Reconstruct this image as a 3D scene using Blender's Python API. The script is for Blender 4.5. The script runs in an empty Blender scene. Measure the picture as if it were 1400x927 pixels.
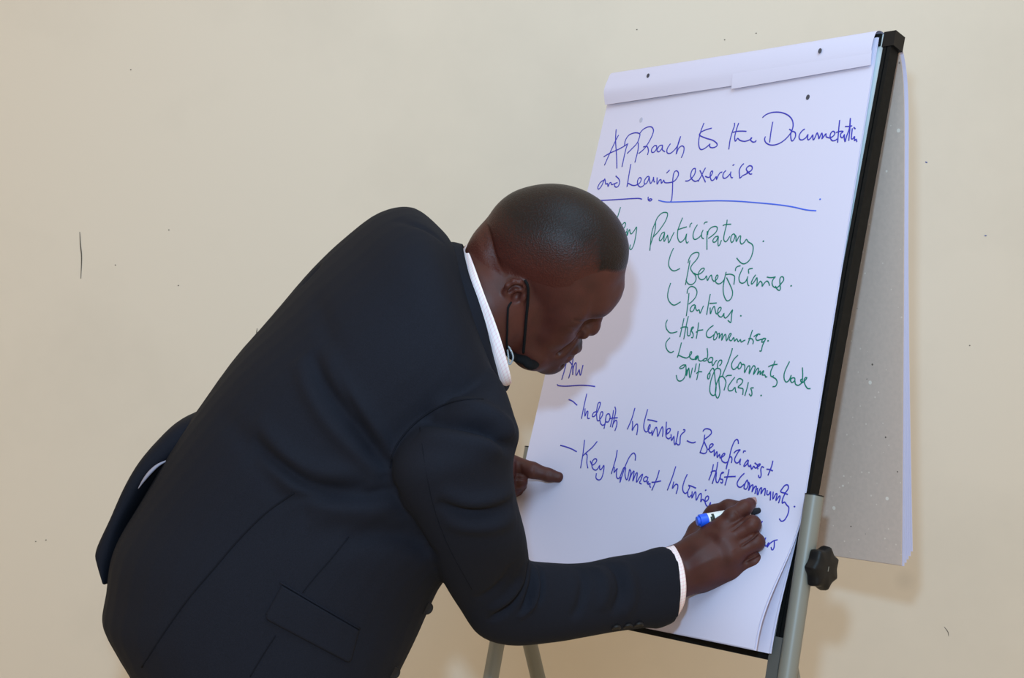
import bpy, bmesh, math, random
import numpy as np
from mathutils import Vector, Matrix
from mathutils.bvhtree import BVHTree

# ------------------------------------------------------------------ camera, light, exposure
FPX = 2000.0            # focal length in pixels of the 1400 px wide frame
PIT = 0.018036          # camera looks down by this angle
CAMZ = 1.40
scene = bpy.context.scene
col = scene.collection
cam_d = bpy.data.cameras.new('camera'); cam = bpy.data.objects.new('camera', cam_d); col.objects.link(cam)
cam_d.sensor_width = 36.0; cam_d.lens = FPX / 1400.0 * 36.0; cam_d.clip_end = 50
cam.location = (0, 0, CAMZ); cam.rotation_euler = (math.pi / 2 - PIT, 0, 0)
scene.camera = cam
scene.view_settings.view_transform = 'Standard'; scene.view_settings.look = 'None'
scene.view_settings.exposure = 0.0; scene.view_settings.gamma = 1.0
scene.view_settings.use_curve_mapping = False

world = bpy.data.worlds.new('room_light'); scene.world = world; world.use_nodes = True
wb = world.node_tree.nodes['Background']; wb.inputs[0].default_value = (0.95, 0.79, 0.585, 1); wb.inputs[1].default_value = 0.86

def area(name, loc, target, size, power, colour):
    d = bpy.data.lights.new(name, 'AREA'); d.shape = 'DISK'; d.size = size; d.energy = power; d.color = colour
    o = bpy.data.objects.new(name, d); col.objects.link(o); o.location = loc
    o.rotation_euler = (Vector(target) - Vector(loc)).to_track_quat('-Z', 'Y').to_euler()
    return o
area('camera_flash', (-0.05, 0.02, CAMZ + 0.23), (0.15, 2.6, 1.55), 0.065, 29, (0.42, 0.71, 1.0))
area('ceiling_bounce', (0.7, 1.0, 3.1), (0.5, 3.15, 1.5), 1.6, 31, (0.36, 0.70, 1.0))

# ------------------------------------------------------------------ geometry of the place
YAW = 0.81826; TILT = 0.299457
BC = np.array([0.274268, 2.403336, CAMZ - 0.027233]); BW, BH = 0.60, 0.972      # easel board: centre, width, height
H_ = np.array([math.sin(YAW), math.cos(YAW), 0.0]); R_ = np.array([math.cos(YAW), -math.sin(YAW), 0.0])
U_ = math.cos(TILT) * np.array([0, 0, 1.0]) + math.sin(TILT) * H_
N_ = -math.cos(TILT) * H_ + math.sin(TILT) * np.array([0, 0, 1.0])
WALL_Y = 3.15
def ray(px, py):
    x = (px - 700) / FPX; v = (463.5 - py) / FPX; c, s = math.cos(PIT), math.sin(PIT)
    return np.array([x, c + v * s, -s + v * c])
def at(px, py, Y):
    r = ray(px, py); return np.array([0, 0, CAMZ]) + r * (Y / r[1])
def bd(a, b, d): return BC + a * R_ + b * U_ + d * N_
def onboard(px, py, d):
    r = ray(px, py); o = np.array([0, 0, CAMZ]); t = ((BC + d * N_ - o) @ N_) / (r @ N_); return o + t * r
def sm(x, e0, e1):
    t = min(1.0, max(0.0, (x - e0) / (e1 - e0))); return t * t * (3 - 2 * t)
def lift(a, b): return 0.060 * sm(-b, 0.27, 0.47) * sm(a, -0.05, 0.30)

# ------------------------------------------------------------------ materials
def mat(name, colour, rough=0.6, metal=0.0, spec=0.5, noise=None, bump=None, sss=0.0, sheen=0.0, coat=0.0):
    m = bpy.data.materials.new(name); m.use_nodes = True; nt = m.node_tree; b = nt.nodes['Principled BSDF']
    b.inputs['Base Color'].default_value = (*colour, 1); b.inputs['Roughness'].default_value = rough
    b.inputs['Metallic'].default_value = metal; b.inputs['Specular IOR Level'].default_value = spec
    if sss:
        b.inputs['Subsurface Weight'].default_value = sss; b.inputs['Subsurface Radius'].default_value = (0.012, 0.004, 0.002)
        b.inputs['Subsurface Scale'].default_value = 0.6
    if sheen:
        b.inputs['Sheen Weight'].default_value = sheen; b.inputs['Sheen Roughness'].default_value = 0.4
    if coat: b.inputs['Coat Weight'].default_value = coat
    tc = nt.nodes.new('ShaderNodeTexCoord')
    if noise:
        sc, amt = noise[0], noise[1]; col2 = noise[2] if len(noise) > 2 else tuple(c * (1 - amt) for c in colour)
        n = nt.nodes.new('ShaderNodeTexNoise'); n.inputs['Scale'].default_value = sc; n.inputs['Detail'].default_value = 5
        nt.links.new(tc.outputs['Object'], n.inputs['Vector'])
        r = nt.nodes.new('ShaderNodeValToRGB'); r.color_ramp.elements[0].position = 0.35; r.color_ramp.elements[1].position = 0.65
        r.color_ramp.elements[0].color = (*col2, 1); r.color_ramp.elements[1].color = (*colour, 1)
        nt.links.new(n.outputs[0], r.inputs[0]); nt.links.new(r.outputs[0], b.inputs['Base Color'])
    if bump:
        n = nt.nodes.new('ShaderNodeTexNoise'); n.inputs['Scale'].default_value = bump[0]; n.inputs['Detail'].default_value = 4
        nt.links.new(tc.outputs['Object'], n.inputs['Vector'])
        bp = nt.nodes.new('ShaderNodeBump'); bp.inputs['Strength'].default_value = bump[1]; bp.inputs['Distance'].default_value = bump[2]
        nt.links.new(n.outputs[0], bp.inputs['Height']); nt.links.new(bp.outputs[0], b.inputs['Normal'])
    return m
def bsdf(m): return m.node_tree.nodes['Principled BSDF']

M = {}
M['paper'] = mat('white paper', (0.63, 0.595, 0.745), 0.75, spec=0.2)
M['card'] = mat('grey cardboard', (0.62, 0.485, 0.415), 0.9, spec=0.1, noise=(150, 0.06), bump=(300, 0.06, 0.0006))
def flecks(m, scale, colour, size, seed):
    nt = m.node_tree; b = bsdf(m); src = b.inputs['Base Color'].links[0].from_socket; tc = nt.nodes.new('ShaderNodeTexCoord'); mp = nt.nodes.new('ShaderNodeMapping'); mp.inputs['Location'].default_value = (seed, seed * 2, seed)
    v = nt.nodes.new('ShaderNodeTexVoronoi'); v.inputs['Scale'].default_value = scale; nt.links.new(tc.outputs['Object'], mp.inputs[0]); nt.links.new(mp.outputs[0], v.inputs['Vector'])
    lt = nt.nodes.new('ShaderNodeMath'); lt.operation = 'LESS_THAN'; lt.inputs[1].default_value = size; nt.links.new(v.outputs['Distance'], lt.inputs[0])
    mx = nt.nodes.new('ShaderNodeMix'); mx.data_type = 'RGBA'; mx.inputs[7].default_value = (*colour, 1); nt.links.new(src, mx.inputs[6]); nt.links.new(lt.outputs[0], mx.inputs[0]); nt.links.new(mx.outputs[2], b.inputs['Base Color'])
M['black'] = mat('black plastic', (0.006, 0.006, 0.007), 0.45, spec=0.22, bump=(400, 0.06, 0.0005))
M['rail'] = mat('black lacquered profile', (0.007, 0.007, 0.007), 0.6, spec=0.12, noise=(120, 0.3))
M['steel'] = mat('grey painted steel', (0.185, 0.18, 0.155), 0.42, metal=0.0)
M['plate'] = mat('dark grey steel plate', (0.085, 0.085, 0.08), 0.5)
M['whiteboard'] = mat('pale enamel board', (0.62, 0.68, 0.70), 0.3)
M['blue_ink'] = mat('blue ink', (0.045, 0.040, 0.42), 0.6, spec=0.2)
M['light_ink'] = mat('pale blue ink', (0.06, 0.13, 0.72), 0.6, spec=0.2)
M['green_ink'] = mat('green ink', (0.0, 0.175, 0.12), 0.6, spec=0.2)
M['jacket'] = mat('dark navy wool', (0.0080, 0.0089, 0.0152), 0.85, spec=0.16, noise=(900, 0.30), bump=(1400, 0.25, 0.0006))
M['jacket_edge'] = mat('dark navy stitching', (0.006, 0.0065, 0.010), 0.9, spec=0.1)
M['trouser'] = mat('black trouser cloth', (0.012, 0.012, 0.016), 0.85, spec=0.2, noise=(700, 0.2))
M['leather'] = mat('black leather', (0.012, 0.011, 0.011), 0.3, bump=(200, 0.1, 0.001))
M['button'] = mat('dark horn button', (0.010, 0.008, 0.008), 0.55, spec=0.25)
M['strap'] = mat('black elastic', (0.006, 0.006, 0.007), 0.9, spec=0.15)
M['pen_white'] = mat('white marker barrel', (0.78, 0.78, 0.76), 0.35)
M['pen_blue'] = mat('bright blue plastic', (0.01, 0.10, 0.80), 0.35)
M['pen_grey'] = mat('dark grey marker nose', (0.010, 0.010, 0.015), 0.6, spec=0.25)

flecks(M['card'], 24, (0.80, 0.70, 0.62), 0.075, 0.3); flecks(M['card'], 31, (0.16, 0.12, 0.10), 0.055, 1.7); flecks(M['card'], 60, (0.74, 0.62, 0.54), 0.09, 2.9)
# skin: brown, a darker beard area carried by the face's own colour attribute
def skin_mat():
    m = mat('dark brown skin', (0.105, 0.043, 0.027), 0.52, spec=0.30, sss=0.12, bump=(700, 0.22, 0.0007))
    nt = m.node_tree; b = bsdf(m); tc = nt.nodes.new('ShaderNodeTexCoord')
    n = nt.nodes.new('ShaderNodeTexNoise'); n.inputs['Scale'].default_value = 38; n.inputs['Detail'].default_value = 6
    nt.links.new(tc.outputs['Object'], n.inputs['Vector'])
    r = nt.nodes.new('ShaderNodeValToRGB'); r.color_ramp.elements[0].position = 0.3; r.color_ramp.elements[1].position = 0.7
    r.color_ramp.elements[0].color = (0.054, 0.0145, 0.0104, 1); r.color_ramp.elements[1].color = (0.074, 0.0190, 0.0136, 1)
    nt.links.new(n.outputs[0], r.inputs[0])
    at_ = nt.nodes.new('ShaderNodeVertexColor'); at_.layer_name = 'tone'
    mx = nt.nodes.new('ShaderNodeMix'); mx.data_type = 'RGBA'; mx.blend_type = 'MULTIPLY'; mx.inputs[0].default_value = 1.0
    nt.links.new(r.outputs[0], mx.inputs[6]); nt.links.new(at_.outputs['Color'], mx.inputs[7])
    nt.links.new(mx.outputs[2], b.inputs['Base Color'])
    return m
M['skin'] = skin_mat()
def hair_mat():
    m = mat('close cropped black hair', (0.012, 0.009, 0.009), 0.42, spec=0.20)
    nt = m.node_tree; b = bsdf(m); tc = nt.nodes.new('ShaderNodeTexCoord')
    n = nt.nodes.new('ShaderNodeTexNoise'); n.inputs['Scale'].default_value = 460; n.inputs['Detail'].default_value = 3
    nt.links.new(tc.outputs['Object'], n.inputs['Vector'])
    at_ = nt.nodes.new('ShaderNodeVertexColor'); at_.layer_name = 'tone'      # hair density: thins out at the faded sides
    sep = nt.nodes.new('ShaderNodeSeparateColor'); nt.links.new(at_.outputs['Color'], sep.inputs[0])
    ma = nt.nodes.new('ShaderNodeMath'); ma.operation = 'MULTIPLY_ADD'; ma.inputs[1].default_value = 1.6; ma.inputs[2].default_value = -0.8
    nt.links.new(n.outputs[0], ma.inputs[0])
    ad = nt.nodes.new('ShaderNodeMath'); ad.operation = 'ADD'; ad.use_clamp = True
    nt.links.new(ma.outputs[0], ad.inputs[0]); nt.links.new(sep.outputs[0], ad.inputs[1])
    mx = nt.nodes.new('ShaderNodeMix'); mx.data_type = 'RGBA'
    mx.inputs[6].default_value = (0.064, 0.0165, 0.0118, 1); r2 = nt.nodes.new('ShaderNodeValToRGB'); r2.color_ramp.elements[0].position = 0.38; r2.color_ramp.elements[1].position = 0.66
    r2.color_ramp.elements[0].color = (0.0035, 0.0026, 0.0028, 1); r2.color_ramp.elements[1].color = (0.017, 0.011, 0.0105, 1)
    nt.links.new(n.outputs[0], r2.inputs[0]); nt.links.new(r2.outputs[0], mx.inputs[7])
    nt.links.new(ad.outputs[0], mx.inputs[0]); nt.links.new(mx.outputs[2], b.inputs['Base Color'])
    bp = nt.nodes.new('ShaderNodeBump'); bp.inputs['Strength'].default_value = 0.75; bp.inputs['Distance'].default_value = 0.0010
    nt.links.new(n.outputs[0], bp.inputs['Height']); nt.links.new(bp.outputs[0], b.inputs['Normal'])
    return m
M['hair'] = hair_mat()
def shirt_mat():
    m = mat('white shirt with fine pink check', (0.86, 0.82, 0.86), 0.8, spec=0.2)
    nt = m.node_tree; b = bsdf(m); uv = nt.nodes.new('ShaderNodeUVMap')
    sp = nt.nodes.new('ShaderNodeSeparateXYZ'); nt.links.new(uv.outputs[0], sp.inputs[0])
    outs = []
    for i in (0, 1):
        mu = nt.nodes.new('ShaderNodeMath'); mu.operation = 'MULTIPLY'; mu.inputs[1].default_value = 2 * math.pi / 0.0052
        nt.links.new(sp.outputs[i], mu.inputs[0])
        si = nt.nodes.new('ShaderNodeMath'); si.operation = 'SINE'; nt.links.new(mu.outputs[0], si.inputs[0])
        gt = nt.nodes.new('ShaderNodeMapRange'); gt.inputs[1].default_value = 0.35; gt.inputs[2].default_value = 0.95
        gt.inputs[3].default_value = 0; gt.inputs[4].default_value = 0.5; nt.links.new(si.outputs[0], gt.inputs[0]); outs.append(gt)
    ad = nt.nodes.new('ShaderNodeMath'); ad.operation = 'ADD'; nt.links.new(outs[0].outputs[0], ad.inputs[0]); nt.links.new(outs[1].outputs[0], ad.inputs[1])
    mx = nt.nodes.new('ShaderNodeMix'); mx.data_type = 'RGBA'; mx.inputs[6].default_value = (0.86, 0.765, 0.77, 1); mx.inputs[7].default_value = (0.80, 0.53, 0.58, 1)
    nt.links.new(ad.outputs[0], mx.inputs[0]); nt.links.new(mx.outputs[2], b.inputs['Base Color'])
    return m
M['shirt'] = shirt_mat(); M['tail'] = mat('shirt cloth in painted vent shade', (0.27, 0.255, 0.32), 0.8, spec=0.2)  # tail: the white shirt darkened to stand for shade inside the vent

# ------------------------------------------------------------------ object helpers
def link(name, me, m=None, parent=None, smooth=True):
    o = bpy.data.objects.new(name, me); col.objects.link(o)
    if m is not None: me.materials.append(m)
    if parent is not None: o.parent = parent; o.matrix_parent_inverse = parent.matrix_world.inverted()
    if smooth: me.polygons.foreach_set('use_smooth', [True] * len(me.polygons))
    me.update(); return o
def obj(name, V, F, m=None, parent=None, smooth=True):
    me = bpy.data.meshes.new(name); me.from_pydata([tuple(map(float, v)) for v in V], [], [tuple(map(int, f)) for f in F]); me.validate()
    return link(name, me, m, parent, smooth)
def bobj(name, bm, m, parent=None, smooth=False, bevel=0.0, seg=2):
    if bevel: bmesh.ops.bevel(bm, geom=[e for e in bm.edges if len(e.link_faces) == 2 and e.calc_face_angle(0) > 0.5], offset=bevel, segments=seg, affect='EDGES', profile=0.6)
    bmesh.ops.recalc_face_normals(bm, faces=bm.faces[:])
    me = bpy.data.meshes.new(name); bm.to_mesh(me); bm.free(); return link(name, me, m, parent, smooth)
def thing(name, label, cat, loc, group=None):
    o = bpy.data.objects.new(name, None); col.objects.link(o); o.location = loc; o['label'] = label; o['category'] = cat
    if group: o['group'] = group
    bpy.context.view_layer.update(); return o
def struct(o): o['kind'] = 'structure'; return o
def boxf(bm, c, x, y, z, hx, hy, hz):
    """box with centre c, axis vectors x y z and half sizes"""
    c = np.array(c); vs = []
    for i in (-1, 1):
        for j in (-1, 1):
            for k in (-1, 1): vs.append(bm.verts.new(tuple(c + i * hx * x + j * hy * y + k * hz * z)))
    for f in ((0, 1, 3, 2), (4, 6, 7, 5), (0, 4, 5, 1), (2, 3, 7, 6), (0, 2, 6, 4), (1, 5, 7, 3)): bm.faces.new([vs[q] for q in f])
def catmull(P, n=6, closed=False):
    P = [np.array(p, float) for p in P]
    if len(P) < 3: return [P[0] + (P[-1] - P[0]) * t for t in np.linspace(0, 1, 3)]
    out = []; L = len(P)
    for i in range(L if closed else L - 1):
        p1, p2 = P[i], P[(i + 1) % L]
        p0 = P[(i - 1) % L] if (closed or i > 0) else 2 * p1 - p2
        p3 = P[(i + 2) % L] if (closed or i < L - 2) else 2 * p2 - p1
        for k in range(n):
            t = k / n
            out.append(0.5 * (2 * p1 + (p2 - p0) * t + (2 * p0 - 5 * p1 + 4 * p2 - p3) * t * t + (3 * p1 - p0 - 3 * p2 + p3) * t ** 3))
    if not closed: out.append(P[-1])
    return out
def tube(P, rad, seg=10, closed=False, cap=True, flat=1.0, up=None):
    """vertices and faces of a tube along P; rad may be a list; flat squashes it along 'up'"""
    P = [np.array(p, float) for p in P]; n = len(P); rad = [rad] * n if np.isscalar(rad) else rad
    V = []; F = []; ref = None
    for i in range(n):
        a = P[(i - 1) % n] if (closed or i > 0) else P[i]; b = P[(i + 1) % n] if (closed or i < n - 1) else P[i]
        t = b - a; t = t / (np.linalg.norm(t) + 1e-12)
        if up is not None: ref = np.array(up, float)
        elif ref is None: ref = np.array([0, 0, 1.0]) if abs(t[2]) < 0.9 else np.array([1.0, 0, 0])
        u = ref - t * (ref @ t); u = u / (np.linalg.norm(u) + 1e-12); w = np.cross(t, u); ref = u
        for k in range(seg):
            an = 2 * math.pi * k / seg; V.append(P[i] + rad[i] * (math.cos(an) * u * flat + math.sin(an) * w))
    for i in range(n if closed else n - 1):
        j = (i + 1) % n
        for k in range(seg): F.append((i * seg + k, i * seg + (k + 1) % seg, j * seg + (k + 1) % seg, j * seg + k))
    if cap and not closed:
        F.append(tuple(range(seg))[::-1]); F.append(tuple((n - 1) * seg + k for k in range(seg)))
    return V, F
def merge(parts):
    V = []; F = []
    for v, f in parts:
        o = len(V); V += list(v); F += [tuple(i + o for i in q) for q in f]
    return V, F
def sheet(fun, na, nb, thick, nrm):
    """a thin solid sheet: fun(i/na, j/nb) -> point; nrm is the thickness direction"""
    nrm = np.array(nrm); V = []; F = []
    for s in (0, 1):
        for j in range(nb + 1):
            for i in range(na + 1): V.append(np.array(fun(i / na, j / nb)) - nrm * thick * s)
    W = na + 1; o = W * (nb + 1)
    for j in range(nb):
        for i in range(na):
            a = j * W + i; F.append((a, a + 1, a + 1 + W, a + W)); F.append((o + a, o + a + W, o + a + 1 + W, o + a + 1))
    for i in range(na):
        F.append((i, o + i, o + i + 1, i + 1)); a = nb * W + i; F.append((a, a + 1, o + a + 1, o + a))
    for j in range(nb):
        a = j * W; F.append((a, a + W, o + a + W, o + a)); a = j * W + na; F.append((a, o + a, o + a + W, a + W))
    return V, F

# ------------------------------------------------------------------ distance fields -> surface
class Field:
    def __init__(s, lo, hi, h):
        s.h = h; s.lo = np.array(lo, float); s.n = np.ceil((np.array(hi) - s.lo) / h).astype(int) + 1
        s.F = np.full(s.n, 1.0, np.float32)
    def sub(s, lo, hi):
        i0 = np.clip(np.floor((np.array(lo) - s.lo) / s.h).astype(int), 0, s.n); i1 = np.clip(np.ceil((np.array(hi) - s.lo) / s.h).astype(int) + 1, 0, s.n)
        if np.any(i1 <= i0): return None, None
        ax = [s.lo[k] + s.h * np.arange(i0[k], i1[k]) for k in range(3)]
        P = np.stack(np.meshgrid(*ax, indexing='ij'), -1).astype(np.float32)
        return (slice(i0[0], i1[0]), slice(i0[1], i1[1]), slice(i0[2], i1[2])), P
    def put(s, lo, hi, dist, k, op='u', pad=None):
        pad = max(2.5 * k, 3 * s.h) if pad is None else pad
        sl, P = s.sub(np.array(lo) - pad, np.array(hi) + pad)
        if sl is None: return
        d = dist(P); a = s.F[sl]
        if op == 'u': s.F[sl] = smin(a, d, k)
        elif op == 's': s.F[sl] = -smin(-a, d, k)
        elif op == 'i': s.F[sl] = -smin(-a, -d, k)
    def ell(s, c, r, k=0.01, R=None, op='u'):
        c = np.array(c, np.float32); r = np.array(r, np.float32); R = np.eye(3) if R is None else np.array(R)
        ext = np.abs(R) @ r
        def dist(P):
            q = (P - c) @ R.astype(np.float32); k0 = np.linalg.norm(q / r, axis=-1); k1 = np.linalg.norm(q / (r * r), axis=-1)
            return k0 * (k0 - 1) / np.maximum(k1, 1e-6)
        s.put(c - ext, c + ext, dist, k, op)
    def cone(s, a, b, ra, rb, k=0.01, op='u'):
        a = np.array(a, np.float32); b = np.array(b, np.float32); m = max(ra, rb); ab = b - a; L2 = max(float(ab @ ab), 1e-10)
        def dist(P):
            t = np.clip(((P - a) @ ab) / L2, 0, 1); return np.linalg.norm(P - a - t[..., None] * ab, axis=-1) - (ra + (rb - ra) * t)
        s.put(np.minimum(a, b) - m, np.maximum(a, b) + m, dist, k, op)
    def chain(s, P, r, k=0.01, op='u'):
        for i in range(len(P) - 1): s.cone(P[i], P[i + 1], r[i], r[i + 1], k, op)
    def mesh(s):
        F = s.F; h = s.h; neg = F < 0
        c = sum(neg[i:F.shape[0] - 1 + i, j:F.shape[1] - 1 + j, k:F.shape[2] - 1 + k].astype(np.int8) for i in (0, 1) for j in (0, 1) for k in (0, 1))
        idx = np.argwhere((c > 0) & (c < 8)); ids = -np.ones(c.shape, np.int64); ids[tuple(idx.T)] = np.arange(len(idx))
        pos = np.zeros((len(idx), 3)); cnt = np.zeros(len(idx))
        for ax in range(3):
            o = [k for k in range(3) if k != ax]
            for i in (0, 1):
                for j in (0, 1):
                    a = np.zeros(3, int); a[o[0]] = i; a[o[1]] = j; b = a.copy(); b[ax] = 1
                    va = F[tuple((idx + a).T)]; vb = F[tuple((idx + b).T)]; x = (va < 0) != (vb < 0)
                    t = np.where(x, va / np.where(x, va - vb, 1), 0); p = a[None] + t[:, None] * (b - a)[None]
                    pos[x] += p[x]; cnt[x] += 1
        V = s.lo + h * (idx + pos / cnt[:, None]); Q = []
        for ax in range(3):
            o = [(ax + 1) % 3, (ax + 2) % 3]
            sl0 = [slice(None)] * 3; sl1 = [slice(None)] * 3; sl0[ax] = slice(0, -1); sl1[ax] = slice(1, None)
            x = neg[tuple(sl0)] != neg[tuple(sl1)]; e = np.argwhere(x)
            e = e[(e[:, o[0]] > 0) & (e[:, o[1]] > 0) & (e[:, o[0]] < F.shape[o[0]] - 1) & (e[:, o[1]] < F.shape[o[1]] - 1)]
            d0 = np.zeros(3, int); d0[o[0]] = 1; d1 = np.zeros(3, int); d1[o[1]] = 1
            q = np.stack([ids[tuple((e - d0 - d1).T)], ids[tuple((e - d1).T)], ids[tuple(e.T)], ids[tuple((e - d0).T)]], 1)
            fl = neg[tuple(e.T)]; q[~fl] = q[~fl][:, ::-1]; Q.append(q)
        return V, np.concatenate(Q)
def smin(a, b, k):
    if k <= 0: return np.minimum(a, b)
    h = np.clip(0.5 + 0.5 * (b - a) / k, 0, 1); return b + (a - b) * h - k * h * (1 - h)
def relax(V, F, n=2, lam=0.5):
    """a few Laplacian passes on a quad surface"""
    E = np.concatenate([F[:, [0, 1]], F[:, [1, 2]], F[:, [2, 3]], F[:, [3, 0]]]); E = np.concatenate([E, E[:, ::-1]])
    deg = np.maximum(np.bincount(E[:, 0], minlength=len(V)), 1)[:, None]
    for _ in range(n):
        for l in (lam, -lam * 1.02):
            S = np.stack([np.bincount(E[:, 0], weights=V[E[:, 1], k], minlength=len(V)) for k in range(3)], 1); V = V + l * (S / deg - V)
    return V
def qobj(name, V, F, m, parent, tone=None):
    me = bpy.data.meshes.new(name); n = len(V); q = len(F)
    me.vertices.add(n); me.vertices.foreach_set('co', np.ascontiguousarray(V, np.float32).ravel())
    me.loops.add(q * 4); me.loops.foreach_set('vertex_index', np.ascontiguousarray(F, np.int32).ravel())
    me.polygons.add(q); me.polygons.foreach_set('loop_start', np.arange(0, q * 4, 4, dtype=np.int32)); me.polygons.foreach_set('loop_total', np.full(q, 4, np.int32))
    me.update(calc_edges=True); me.validate()
    if tone is not None:
        a = me.color_attributes.new('tone', 'FLOAT_COLOR', 'POINT'); c = np.ones((n, 4), np.float32); c[:, :tone.shape[1]] = tone; a.data.foreach_set('color', c.ravel())
    return link(name, me, m, parent, True)

# surface tools: find points on a surface along lines of sight, press folds and creases into it
def vnormals(V, F):
    n = np.cross(V[F[:, 2]] - V[F[:, 0]], V[F[:, 3]] - V[F[:, 1]]); out = np.zeros_like(V)
    for k in range(4): np.add.at(out, F[:, k], n)
    return out / (np.linalg.norm(out, axis=1)[:, None] + 1e-12)
def bvh(V, F): return BVHTree.FromPolygons([tuple(v) for v in V], [tuple(q) for q in F])
def hit(tree, px, py):
    r = ray(px, py); h = tree.ray_cast(Vector((0, 0, CAMZ)), Vector(r).normalized()); return None if h[0] is None else (np.array(h[0]), np.array(h[1]))
def path_on(tree, pts, n=8):
    out = []
    for p in catmull([np.array(q, float) for q in pts], n):
        h = hit(tree, p[0], p[1])
        if h is not None: out.append((h[0], h[1] if h[1] @ (h[0] - np.array([0, 0, CAMZ])) < 0 else -h[1]))
    return out
def fold(V, F, folds):
    T = bvh(V, F); N = vnormals(V, F); dv = np.zeros(len(V))
    for pts, w, hgt in folds:
        P = path_on(T, pts, 8)
        if len(P) < 3: continue
        Q = np.array([p[0] for p in P]); m = len(Q); lo = Q.min(0) - 3 * w; hi = Q.max(0) + 3 * w
        ids = np.where(((V > lo) & (V < hi)).all(1))[0]; best = np.full(len(ids), 1e9); bt = np.zeros(len(ids)); A = V[ids]
        for i in range(m - 1):
            ab = Q[i + 1] - Q[i]; L2 = ab @ ab + 1e-12; t = np.clip(((A - Q[i]) @ ab) / L2, 0, 1); d = np.linalg.norm(A - Q[i] - t[:, None] * ab, axis=1)
            u = d < best; best[u] = d[u]; bt[u] = (i + t[u]) / (m - 1)
        dv[ids] += hgt * np.exp(-(best / w) ** 2) * np.sin(np.pi * np.clip(bt, 0, 1)) ** 0.6
    return V + N * dv[:, None]

# ------------------------------------------------------------------ room
def wall_mat():
    m = mat('cream wall paint', (0.66, 0.585, 0.455), 0.8, spec=0.2, bump=(16, 0.10, 0.004))
    nt = m.node_tree; b = bsdf(m); tc = nt.nodes.new('ShaderNodeTexCoord')
    n = nt.nodes.new('ShaderNodeTexNoise'); n.inputs['Scale'].default_value = 1.7; n.inputs['Detail'].default_value = 6; n.inputs['Roughness'].default_value = 0.6
    nt.links.new(tc.outputs['Object'], n.inputs['Vector'])
    r = nt.nodes.new('ShaderNodeValToRGB'); e = r.color_ramp.elements
    e[0].position = 0.36; e[0].color = (0.64, 0.57, 0.485, 1); e[1].position = 0.56; e[1].color = (0.68, 0.605, 0.515, 1)
    nt.links.new(n.outputs[0], r.inputs[0])
    v = nt.nodes.new('ShaderNodeTexVoronoi'); v.inputs['Scale'].default_value = 2.6; v.inputs['Randomness'].default_value = 1.0
    nt.links.new(tc.outputs['Object'], v.inputs['Vector'])
    mr = nt.nodes.new('ShaderNodeMapRange'); mr.inputs[1].default_value = 0.02; mr.inputs[2].default_value = 0.075; mr.inputs[3].default_value = 0.91; mr.inputs[4].default_value = 1.0
    nt.links.new(v.outputs['Distance'], mr.inputs[0])
    mx = nt.nodes.new('ShaderNodeMix'); mx.data_type = 'RGBA'; mx.blend_type = 'MULTIPLY'; mx.inputs[0].default_value = 1
    nt.links.new(r.outputs[0], mx.inputs[6]); nt.links.new(mr.outputs[0], mx.inputs[7]); nt.links.new(mx.outputs[2], b.inputs['Base Color'])
    return m
M['wall'] = wall_mat()
M['floor'] = mat('tan floor tiles', (0.70, 0.56, 0.38), 0.5, noise=(3, 0.15))
X, Y, Z = np.eye(3)
bm = bmesh.new(); boxf(bm, (0, WALL_Y + 0.06, 1.6), X, Y, Z, 4.0, 0.06, 1.6); wall = struct(bobj('wall_back', bm, M['wall'], bevel=0))
bm = bmesh.new(); boxf(bm, (0, 0.6, -0.05), X, Y, Z, 4.0, 2.66, 0.05); struct(bobj('floor', bm, M['floor']))
bm = bmesh.new(); boxf(bm, (0, WALL_Y - 0.007, 0.05), X, Y, Z, 4.0, 0.006, 0.05); struct(bobj('baseboard_back', bm, M['floor'], bevel=0.003))
# marks on the wall: hairline scratches and small specks
M['mark'] = mat('dark scuff', (0.10, 0.085, 0.07), 0.9); M['mark_blue'] = mat('blue ink speck', (0.08, 0.12, 0.35), 0.8)
def wmark(name, pts, rad, m='mark'):
    P = [at(x, y, WALL_Y - 0.0006) for x, y in pts]; n = len(P)
    V, F = tube(catmull(P, 5), [rad * (0.45 + 0.55 * math.sin(math.pi * i / (len(catmull(P, 5)) - 1))) for i in range(len(catmull(P, 5)))], 6, flat=0.25, up=(0, 1, 0))
    struct(obj(name, V, F, M[m], wall))
wmark('scratch', [(109, 317), (110, 335), (111.5, 352), (110.5, 381)], 0.0014)
wmark('scratch', [(351.5, 449), (351, 456), (354, 462)], 0.0012)
wmark('scratch', [(1291, 857), (1296, 864), (1297, 870)], 0.0008)
for x, y in ((157, 362), (230, 314), (178, 95), (990, 54), (1033, 45), (48, 740), (62, 738), (1325, 472), (870, 40), (243, 390)):
    wmark('speck', [(x, y), (x + 0.8, y + 0.4), (x + 1.6, y)], 0.0012)
wmark('speck', [(1265, 221), (1266.5, 222), (1268, 222)], 0.0016, 'mark_blue')
wmark('speck', [(1346, 322), (1347.5, 322.3), (1349, 322)], 0.0014, 'mark_blue')

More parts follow.
